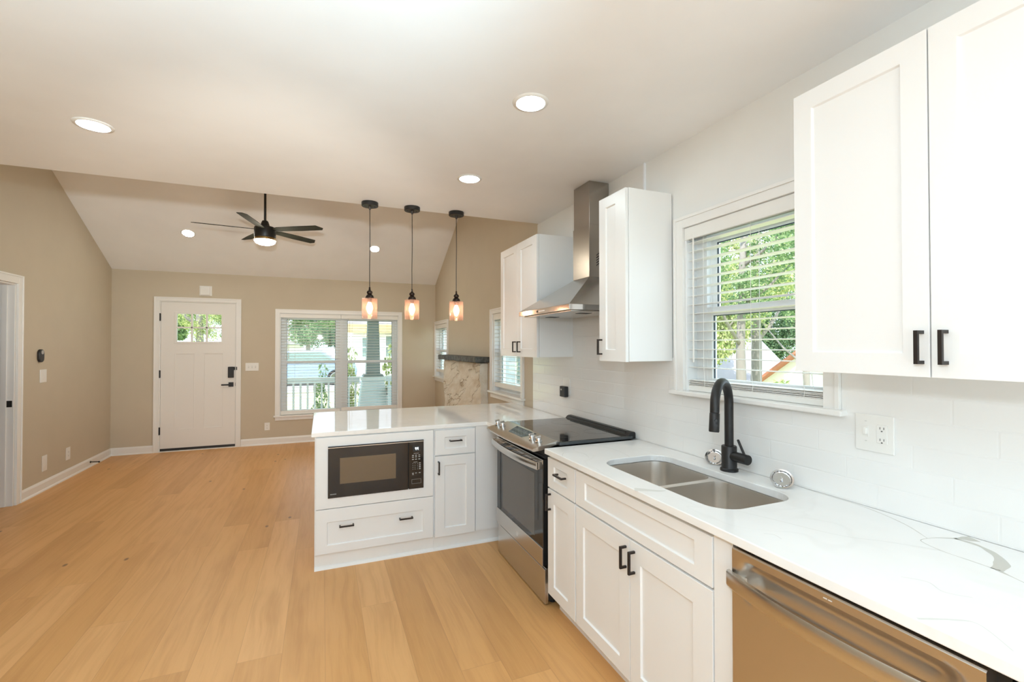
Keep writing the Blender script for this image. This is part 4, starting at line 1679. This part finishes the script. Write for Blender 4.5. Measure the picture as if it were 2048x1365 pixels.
def plate(name, label, cat, P, u0, u1, v0, v1, kind, group=None):
    c = P((u0 + u1) / 2, (v0 + v1) / 2, 0)
    t = thing(name, label, cat, c, group)
    bm = new()
    mbox(bm, P, u0, u1, v0, v1, .0002, .0065)
    put('cover_plate', bm, 'plastic_w', t, bevel=.003)
    uc, vc = (u0 + u1) / 2, (v0 + v1) / 2
    if kind == 'outlet':
        bm = new()
        for d_ in (-.020, .020):
            mbox(bm, P, uc - .0165, uc + .0165, vc + d_ - .0145, vc + d_ + .0145, .0065, .0088)
        s = put('receptacle', bm, 'plastic_w', t, bevel=.002)
        duplex(s, P, uc, vc)
    elif kind == 'rocker':
        bm = new()
        mbox(bm, P, uc - .017, uc + .017, vc - .034, vc + .034, .0065, .0095)
        put('rocker', bm, 'plastic_w', t, bevel=.002)
    elif kind == 'blank':
        bm = new()
        mbox(bm, P, uc - .020, uc + .020, vc - .040, vc + .040, .0065, .008)
        put('insert', bm, 'plastic_w', t, bevel=.001)
    elif kind == 'toggles3':
        for k in (-1, 0, 1):
            bm = new()
            mbox(bm, P, uc + k * .046 - .005, uc + k * .046 + .005, vc - .008, vc + .012, .0065, .016)
            put('toggle', bm, 'plastic_w', t, bevel=.002)
            bm = new()
            mbox(bm, P, uc + k * .046 - .0065, uc + k * .046 + .0065, vc - .014, vc + .014, .0064, .0071)
            put('toggle_slot', bm, 'print', t)
    return t

plate('light_switch', 'white three-gang switch plate on the wall between front door and wide window', 'light switch', PF, -1.065, -.890, 1.125, 1.245, 'toggles3')
plate('wall_outlet', 'white outlet low on the front wall between door and window', 'wall outlet', PF, -.808, -.736, .218, .334, 'outlet')
plate('light_switch', 'white single switch plate just below the black fan remote', 'light switch', PL, 6.200, 6.320, 1.120, 1.255, 'rocker')
plate('cable_plate', 'white blank wall plate low down, below the single switch near the doorway', 'wall plate', PL, 6.256, 6.348, .198, .360, 'blank')
plate('wall_outlet', 'white outlet low on the wall between the blank plate and the door stop', 'wall outlet', PL, 6.735, 6.828, .205, .347, 'outlet')

PT = on_right(W - .008)
t = thing('switch_plate', 'white double switch and outlet plate on the tiles below the large wall cabinet', 'light switch', PT(1.022, 1.182, 0))
bm = new()
mbox(bm, PT, .962, 1.086, 1.116, 1.247, .0002, .0065)
put('cover_plate', bm, 'plastic_w', t, bevel=.003)
for k, u in enumerate((1.050, .998)):
    bm = new()
    if k == 0:
        mbox(bm, PT, u - .005, u + .005, 1.176, 1.198, .0065, .017)
        mbox(bm, PT, u - .009, u + .009, 1.168, 1.206, .0064, .0075)
        put('toggle', bm, 'plastic_w', t, bevel=.002)
    else:
        mbox(bm, PT, u - .0165, u + .0165, 1.150, 1.214, .0065, .0088)
        s = put('receptacle', bm, 'plastic_w', t, bevel=.002)
        duplex(s, PT, u, 1.182)
for u, v in ((1.050, 1.222), (1.050, 1.152)):
    bm = new()
    mbox(bm, PT, u - .003, u + .003, v - .0006, v + .0006, .0066, .0078)
    put('plate_screw', bm, 'print', t)

t = thing('wall_outlet', 'white outlet plate on the tiles behind the range', 'wall outlet', PT(3.235, 1.17, 0))
bm = new()
mbox(bm, PT, 3.185, 3.300, 1.105, 1.235, .0002, .006)
put('cover_plate', bm, 'plastic_w', t, bevel=.003)
t = thing('plug_in_adapter', 'small black plug-in device in the tile outlet behind the range', 'plug-in device', PT(3.245, 1.125, .006))
bm = new()
mbox(bm, PT, 3.208, 3.290, 1.088, 1.172, .0062, .042)
put('adapter_body', bm, 'plastic_b', t, bevel=.005)
bm = new()
mbox(bm, PT, 3.252, 3.272, 1.140, 1.152, .042, .0427)
put('indicator_window', bm, 'print', t)

t = thing('door_chime', 'small white square chime box on the wall above the front door', 'door chime', PF(-1.575, 2.303, 0))
bm = new()
mbox(bm, PF, -1.653, -1.498, 2.230, 2.375, .0002, .012)
put('chime_base', bm, 'plastic_w', t, bevel=.004)
bm = new()
mbox(bm, PF, -1.640, -1.520, 2.240, 2.366, .012, .034)
put('chime_cover', bm, 'plastic_w', t, bevel=.005)

t = thing('fan_remote', 'black oval fan remote in its holder above a single switch', 'remote control', PL(6.19, 1.40, 0))
bm = new()
lo = rrect(6.148, 6.234, 1.332, 1.464, .042, 8)
prism(bm, [PL(u, v, .0002) for u, v in lo], PL(0, 0, .024) - PL(0, 0, 0))
put('remote_body', bm, 'plastic_b', t, bevel=.005)
bm = new()
cyl(bm, PL(6.196, 1.434, .024), .021, .002, (1, 0, 0), 28)
put('button_pad', bm, 'print', t, label='pale round button pad')

t = thing('door_stop', 'small black door stop sticking out of the baseboard', 'door stop', (LW + .024, 7.30, .060))
bm = new()
tube(bm, [(LW + .014, 7.30, .060), (LW + .020, 7.30, .060), (LW + .021, 7.30, .060), (LW + .095, 7.30, .055)], [.013, .013, .006, .006], 12)
put('stop_rod', bm, 'black', t, smooth=True)
bm = new()
tube(bm, [(LW + .095, 7.30, .055), (LW + .108, 7.30, .0545)], .010, 12)
put('rubber_tip', bm, 'plastic_b', t, smooth=True)

# ================================================================== OUTSIDE: PORCH
struct('porch_floor', b1(LW - 2, 3.2, F + T, 10.3, -.20, -.05), 'frost')
bm = new()
box(bm, LW - 2.2, 3.4, F + T, 10.5, 2.62, 2.80)
box(bm, LW - 2.2, 3.4, 9.62, 9.90, 2.42, 2.62)
struct('porch_roof', bm, 'porchpaint')

t = thing('porch_column', 'grey tapered porch column on a pale flared pedestal outside the front window', 'column', (.955, 9.83, -.05))
def taper(bm, x, y, z0, z1, a, b):
    va = [bm.verts.new((x + sx * a, y + sy * a, z0)) for sx, sy in ((-1, -1), (1, -1), (1, 1), (-1, 1))]
    vb = [bm.verts.new((x + sx * b, y + sy * b, z1)) for sx, sy in ((-1, -1), (1, -1), (1, 1), (-1, 1))]
    bm.faces.new(va[::-1]); bm.faces.new(vb)
    for k in range(4):
        bm.faces.new((va[k], va[(k + 1) % 4], vb[(k + 1) % 4], vb[k]))
bm = new()
taper(bm, .955, 9.83, .93, 2.42, .135, .098)
put('column_shaft', bm, 'porchdark', t)
bm = new()
taper(bm, .955, 9.83, .885, .93, .20, .18)
put('column_base', bm, 'porchdark', t)
bm = new()
taper(bm, .955, 9.83, .80, .885, .225, .245)
put('pedestal_cap', bm, 'porchpaint', t, bevel=.01)
bm = new()
taper(bm, .955, 9.83, .60, .80, .24, .205)
taper(bm, .955, 9.83, -.05, .60, .31, .24)
put('pedestal', bm, 'stucco_grey', t, bevel=.01)

def railing(x0, x1, label):
    t = thing('porch_railing', label, 'railing', ((x0 + x1) / 2, 9.83, -.05), 'porch railings')
    bm = new()
    box(bm, x0, x1, 9.78, 9.88, .835, .885)
    box(bm, x0, x1, 9.805, 9.855, .775, .835)
    put('top_rail', bm, 'porchpaint', t, bevel=.006)
    bm = new()
    box(bm, x0, x1, 9.80, 9.86, .05, .11)
    put('bottom_rail', bm, 'porchpaint', t)
    x = x0 + .07
    while x < x1 - .04:
        put('baluster', b1(x - .018, x + .018, 9.812, 9.848, .11, .775), 'porchpaint', t)
        x += .126
railing(-2.6, .70, 'long pale porch railing with square balusters below the front window')
railing(1.21, 3.1, 'short pale porch railing behind the boxy fixture beside the column')
t = thing('post_box', 'pale boxy porch fixture with dark vents beside the column pedestal', 'porch fixture', (1.33, 9.55, -.05))
bm = new()
box(bm, 1.20, 1.46, 9.42, 9.66, -.05, .70)
put('box_body', bm, 'stucco_grey', t, bevel=.01)
for z0 in (.60, .52):
    bm = new()
    box(bm, 1.196, 1.2005, 9.46, 9.60, z0, z0 + .05)
    put('vent', bm, 'dark', t)

M['concrete'] = rough_mat('pale bounce slab concrete', (.74, .73, .71), (.66, .65, .63), 2.5, .9, .1)
struct('added_bounce_patio', b1(-14, 12, -16, B - T, -.20, -.03), 'concrete')  # pale slab added behind the house to bounce sunlight onto the ceiling

# ground
bm = new()
gx = [-60, -40, -25, -15, -8, -3, 0, 2.2, 4, 6, 8, 10, 13, 17, 22, 28, 36, 48, 70]
gy = [-40, -25, -10, 0, 5, 8.1, 9, 10.3, 12, 14, 16, 20, 26, 34, 45, 60, 80]
def gh(x, y):
    s = max(0.0, min(1.0, (x - 3.5) / 18.0))
    r = max(0.0, min(1.0, (y - 11.5) / 5.5)) * max(0.0, min(1.0, (9.0 - x) / 5.0))
    return .68 * r * r * (3 - 2 * r) - .65 - 3.0 * s * s * (3 - 2 * s) * (1.0 if y < 12 else max(0, 1 - (y - 12) / 14.0)) - (.12 if y > 12 else 0)
gv = [[bm.verts.new((x, y, gh(x, y))) for x in gx] for y in gy]
for a, b in zip(gv, gv[1:]):
    for i in range(len(gx) - 1):
        bm.faces.new((a[i], a[i + 1], b[i + 1], b[i]))
# leave the house footprint as is: the ground passes below the floor
struct('ground', bm, 'lawn', smooth=True, sharp=80)
struct('road', b1(-60, 3.6, 17.5, 23.5, -.18, -.075), 'asphalt')

# ------------------------------------------------------------------ houses
def gable_house(label, x0, x1, y0, y1, z0, zw, zr, axis, roofm, wins, over=.4, eave=None, wallm='siding'):
    t = thing('house', label, 'house', ((x0 + x1) / 2, (y0 + y1) / 2, z0))
    bm = new()
    if axis == 'x':      # ridge along x, gables on the x ends
        ym = (y0 + y1) / 2
        prism(bm, [(x0, y0, z0), (x0, y1, z0), (x0, y1, zw), (x0, ym, zr), (x0, y0, zw)], (x1 - x0, 0, 0))
    else:
        xm = (x0 + x1) / 2
        prism(bm, [(x0, y0, z0), (x1, y0, z0), (x1, y0, zw), (xm, y0, zr), (x0, y0, zw)], (0, y1 - y0, 0))
    put('walls', bm, wallm, t)
    bm = new()
    th = .14
    if axis == 'x':
        k = (zr - zw) / (ym - y0)
        for s, ye in ((-1, y0 - over), (1, y1 + over)):
            ze = zw - k * over
            prism(bm, [(x0 - over, ye, ze), (x0 - over, ym, zr + .01), (x0 - over, ym, zr + th), (x0 - over, ye, ze + th)], (x1 - x0 + 2 * over, 0, 0))
    else:
        k = (zr - zw) / (xm - x0)
        for s, xe in ((-1, x0 - over), (1, x1 + over)):
            ze = zw - k * over
            prism(bm, [(xe, y0 - over, ze), (xm, y0 - over, zr + .01), (xm, y0 - over, zr + th), (xe, y0 - over, ze + th)], (0, y1 - y0 + 2 * over, 0))
    put('roof', bm, roofm, t)
    for (face, a, b, c, d) in wins:
        bm = new()
        fr = new()
        if face == 'y':
            box(bm, a, b, y0 - .03, y0 + .02, c, d)
            for r in ((a - .07, a, c - .07, d + .07), (b, b + .07, c - .07, d + .07), (a, b, d, d + .07), (a, b, c - .07, c), (a, b, (c + d) / 2 - .03, (c + d) / 2 + .03)):
                box(fr, r[0], r[1], y0 - .06, y0 + .01, r[2], r[3])
        else:
            box(bm, x0 - .03, x0 + .02, a, b, c, d)
            for r in ((a - .07, a, c - .07, d + .07), (b, b + .07, c - .07, d + .07), (a, b, d, d + .07), (a, b, c - .07, c), (a, b, (c + d) / 2 - .03, (c + d) / 2 + .03)):
                box(fr, x0 - .06, x0 + .01, r[0], r[1], r[2], r[3])
        w = put('window', fr, 'siding', t)
        put('pane', bm, 'winglass', w)
    if eave:
        bm = new()
        box(bm, *eave)
        put('eave_soffit', bm, 'eave', t, label='sunlit yellow wood eave')
    return t
gable_house('white house with yellow wood eaves across the street, behind the porch column', 1.5, 10.5, 25.5, 33, -.8, 2.55, 5.2, 'x', 'roofing',
            [('y', 1.95, 2.75, .95, 1.95), ('y', 3.15, 3.85, .95, 2.05), ('y', 5.0, 6.0, .95, 2.05)], eave=(1.1, 10.9, 24.95, 25.6, 2.22, 2.66))
gable_house('shade-toned blue grey sided neighbour house close beside the side windows', 4.4, 7.4, 8.3, 19.5, -1.6, 3.0, 4.6, 'y', 'roofing',
            [('x', 9.5, 10.3, .6, 2.1), ('x', 15.4, 16.2, .7, 2.0)], wallm='shadedsiding')
gable_house('bright white house with a steep gable, low in the kitchen window beside the wall cabinet', 20.5, 28.5, 11.9, 16.9, -4.5, -.4, 1.35, 'x', 'redroof', [('x', 13.9, 14.9, -2.0, -.9)])
gable_house('pale house with a grey gable roof behind the trunks in the kitchen window', 19.0, 25.0, 18.6, 23.4, -4.5, -.3, 1.9, 'x', 'roofing', [('x', 20.2, 21.0, -1.8, -.6), ('x', 21.6, 22.3, -1.8, -.6)])
gable_house('far white house under the trees beyond the parked car', -7.0, -1.6, 42, 48, -.8, 1.9, 4.0, 'x', 'roofing', [('y', -5.8, -4.8, .4, 1.4), ('y', -3.8, -2.8, .4, 1.4)])

# parked car in the street
t = thing('car', 'pale blue parked car in the street beyond the porch railing', 'car', (-.9, 21.0, -.075))
bm = new()
prof = [(-2.2, .28), (-2.2, .62), (-2.05, .80), (-1.2, .92), (-.55, 1.38), (.85, 1.42), (1.55, .98), (2.15, .90), (2.25, .60), (2.2, .28)]
prism(bm, [(-.9 + x, 20.15, -.075 + zz) for x, zz in prof], (0, 1.7, 0))
put('car_body', bm, 'carpaint', t, bevel=.06, seg=3)
bm = new()
prism(bm, [(-.9 + x, 20.135, -.075 + zz) for x, zz in ((-1.05, .96), (-.48, 1.32), (.80, 1.34), (1.35, .98))], (0, 1.73, 0))
put('car_windows', bm, 'winglass', t)
for x in (-1.35, 1.4):
    for y in (20.12, 21.68):
        bm = new()
        lathe(bm, [(0, 0), (.31, 0), (.31, .2), (0, .2)], (-.9 + x, y, -.075 + .31), (0, 1, 0), 24)
        w = put('wheel', bm, 'tyre', t)
        bm = new()
        lathe(bm, [(0, -.01), (.19, -.01), (.2, .0)], (-.9 + x, y, -.075 + .31), (0, 1, 0), 20)
        put('hubcap', bm, 'chrome', w)

# ------------------------------------------------------------------ trees and shrubs
def leaf_cloud(n, rx, ry, rz, size, seed, clumps=14, hollow=.35):
    """crown of small folded leaf sprays gathered into clumps"""
    r = random.Random(seed)
    verts, faces = [], []
    cs = []
    for k in range(clumps):
        while True:
            p = Vector((r.uniform(-1, 1), r.uniform(-1, 1), r.uniform(-1, 1)))
            if hollow < p.length < .84:
                break
        cs.append((p, r.uniform(.13, .30) if clumps > 20 else r.uniform(.22, .42)))
    for i in range(n):
        c, cr = cs[r.randrange(clumps)]
        d = Vector((r.gauss(0, 1), r.gauss(0, 1), r.gauss(0, 1))).normalized() * cr * r.random() ** .45
        p = c + d
        p = Vector((p.x * rx, p.y * ry, p.z * rz))
        a = Vector((r.gauss(0, 1), r.gauss(0, 1), r.gauss(0, .6))).normalized()
        b = a.cross(Vector((r.gauss(0, 1), r.gauss(0, 1), r.gauss(0, 1)))).normalized()
        s = size * r.uniform(.6, 1.3)
        k = len(verts)
        nn = a.cross(b) * s * .25
        verts += [p - a * s, p - b * s * .5 + nn, p + a * s, p + b * s * .5 + nn]
        faces += [(k, k + 1, k + 2), (k, k + 2, k + 3)]
    me = bpy.data.meshes.new('foliage')
    me.from_pydata([tuple(v) for v in verts], [], faces)
    return me

def trunk_bm(h, r, seed, branches=5):
    rr = random.Random(seed)
    bm = new()
    pts = []
    x = y = 0
    for k in range(7):
        pts.append((x, y, h * k / 6))
        x += rr.uniform(-.04, .04) * h * .2
        y += rr.uniform(-.04, .04) * h * .2
    tube(bm, pts, [r * (1 - .55 * k / 6) for k in range(7)], 10)
    for k in range(branches):
        i = rr.randint(3, 6)
        a = rr.uniform(0, 2 * pi)
        p = Vector(pts[i])
        l = h * rr.uniform(.25, .45)
        q = p + Vector((cos(a) * l * .7, sin(a) * l * .7, l * .65))
        m_ = (p + q) / 2 + Vector((0, 0, -.06 * l))
        tube(bm, [p, m_, q], [r * .35, r * .25, r * .08], 6)
    return bm

FOL = {}
def make_tree(name, label, cat, loc, kind, crown, h, r, leafm, group=None, scale=1.0, rot=0.0):
    """crown = (rx, ry, rz, centre height); kind picks a shared leaf mesh"""
    t = thing(name, label, cat, loc, group)
    t.rotation_euler.z = rot
    if h > 0:
        me = bpy.data.meshes.new('trunk')
        bm = trunk_bm(h, r, hash((kind, round(h * 10))) % 1000 if False else int(h * 13) + len(kind))
        bm.to_mesh(me)
        bm.free()
        me.materials.append(M['bark'])
        for p in me.polygons:
            p.use_smooth = True
        o = bpy.data.objects.new('trunk', me)
        COL.objects.link(o)
        o.parent = t
    key = (kind, leafm)
    if key not in FOL:
        n, size, clumps, seed = {'big': (15000, .036, 46, 1), 'airy': (9000, .024, 34, 2), 'dense': (16000, .034, 44, 3), 'shrub': (2200, .075, 14, 4), 'vine': (900, .09, 14, 6)}[kind]
        me2 = leaf_cloud(n, 1, 1, 1, size, seed, clumps)
        me2.materials.append(M[leafm])
        FOL[key] = me2
    o = bpy.data.objects.new('crown', FOL[key])
    o['kind'] = 'stuff'
    COL.objects.link(o)
    o.parent = t
    o.location = (0, 0, crown[3])
    o.scale = crown[:3]
    return t

def at(px, dist):
    """ground point seen in the direction of photo column px, at a distance from the house corner"""
    a = math.atan((px - 1024) / 923.65) + .3895
    return sin(a) * dist, cos(a) * dist

def gtree(px, dist, *a, **k):
    x, y = at(px, dist)
    return x, y, gh(x, y)
G = 'trees outside the kitchen window'
for px, dist, kind, crown, h, r, lf, lb in (
        (1487, 13.0, 'airy', (1.9, 1.9, 2.2, 5.4), 6.0, .15, 'leaf1', 'tree with the thinner pale trunk of the close pair in the kitchen window'),
        (1512, 16.2, 'airy', (1.9, 1.9, 3.0, 6.4), 7.5, .20, 'leaf2', 'tree with the thicker pale trunk of the close pair in the kitchen window'),
        (1420, 25.0, 'dense', (1.9, 1.9, 3.8, 6.0), 6.0, .2, 'leaf2', 'yellow green tree in the kitchen window at the glass edge nearer the hood'),
        (1612, 22.0, 'airy', (1.8, 1.8, 2.6, 7.6), 8.0, .15, 'leaf1', 'thin airy tree at the wall cabinet side of the kitchen window, sky showing through'),
        (1540, 43.0, 'dense', (3.5, 3.5, 4.6, 4.4), 4.4, .3, 'leaf3', 'deep green tree behind the gable roofs in the kitchen window'),
        (1450, 56.0, 'big', (6.4, 6.4, 7.0, 6.4), 6.5, .3, 'leaf1', 'large far tree behind the yellow green one in the kitchen window'),
        (1880, 11.0, 'dense', (1.5, 1.5, 3.0, 5.2), 6.0, .2, 'leaf1', 'green tree hidden behind the large wall cabinet, outside the kitchen window'),
        (1680, 38.0, 'big', (2.6, 2.6, 3.2, 5.4), 6.0, .3, 'leaf3', 'large far tree partly behind the wall cabinet edge in the kitchen window')):
    x, y, z_ = gtree(px, dist)
    make_tree('tree', lb, 'tree', (x, y, z_), kind, crown, h, r, lf, G, rot=dist)
for px, dist, s, lf, lb in ((1458, 15.0, .6, 'leaf3', 'rounded deep green shrub low in the kitchen window below the yellow green tree'), (1497, 21.5, .8, 'leaf1', 'rounded green shrub low in the kitchen window under the trunks'), (1585, 11.5, .6, 'leaf2', 'light green shrub low in the kitchen window in front of the white house')):
    x, y, z_ = gtree(px, dist)
    make_tree('shrub', lb, 'shrub', (x, y, z_), 'shrub', (s * 1.3, s * 1.3, s * 1.1, 1.6), 0, 0, lf, 'shrubs outside the kitchen window')
G = 'trees in front of the house'
for x, y, kind, crown, h, r, lf, lb in (
        (-.65, 27.0, 'dense', (1.65, 1.65, 1.7, 3.0), 3.1, .16, 'leaf1', 'green street tree filling the front window above the parked car'),
        (-5.3, 25.5, 'airy', (1.7, 1.7, 2.2, 3.4), 5.0, .2, 'leaf2', 'light green tree seen through the middle panes of the front door'),
        (-7.9, 31.0, 'big', (2.2, 2.2, 2.8, 3.8), 5.5, .25, 'leaf1', 'green tree seen through the front door panes nearest the hinges'),
        (-5.4, 36.5, 'dense', (2.2, 2.2, 2.6, 4.3), 5.5, .2, 'leaf3', 'darker tree seen through the front door panes nearest the lock'),
        (1.7, 40.5, 'big', (2.8, 2.8, 2.8, 3.3), 5.5, .3, 'leaf3', 'far green tree behind the parked car in the front window')):
    make_tree('tree', lb, 'tree', (x, y, gh(x, y)), kind, crown, h, r, lf, G, rot=x)
for x, y, sx, zc_, lf, lb in ((.52, 10.75, .30, 1.25, 'leaf2', 'bright leafy plant climbing between the railing and the porch column'), (1.45, 10.9, .40, 1.35, 'leaf2', 'bright leafy plant behind the boxy fixture by the porch column'), (-.06, 10.9, .26, .9, 'leaf1', 'low leafy plant behind the long porch railing')):
    make_tree('porch_plant', lb, 'shrub', (x, y, gh(x, y)), 'vine', (sx, .35, .95, zc_), 0, 0, lf, 'plants along the porch railing')
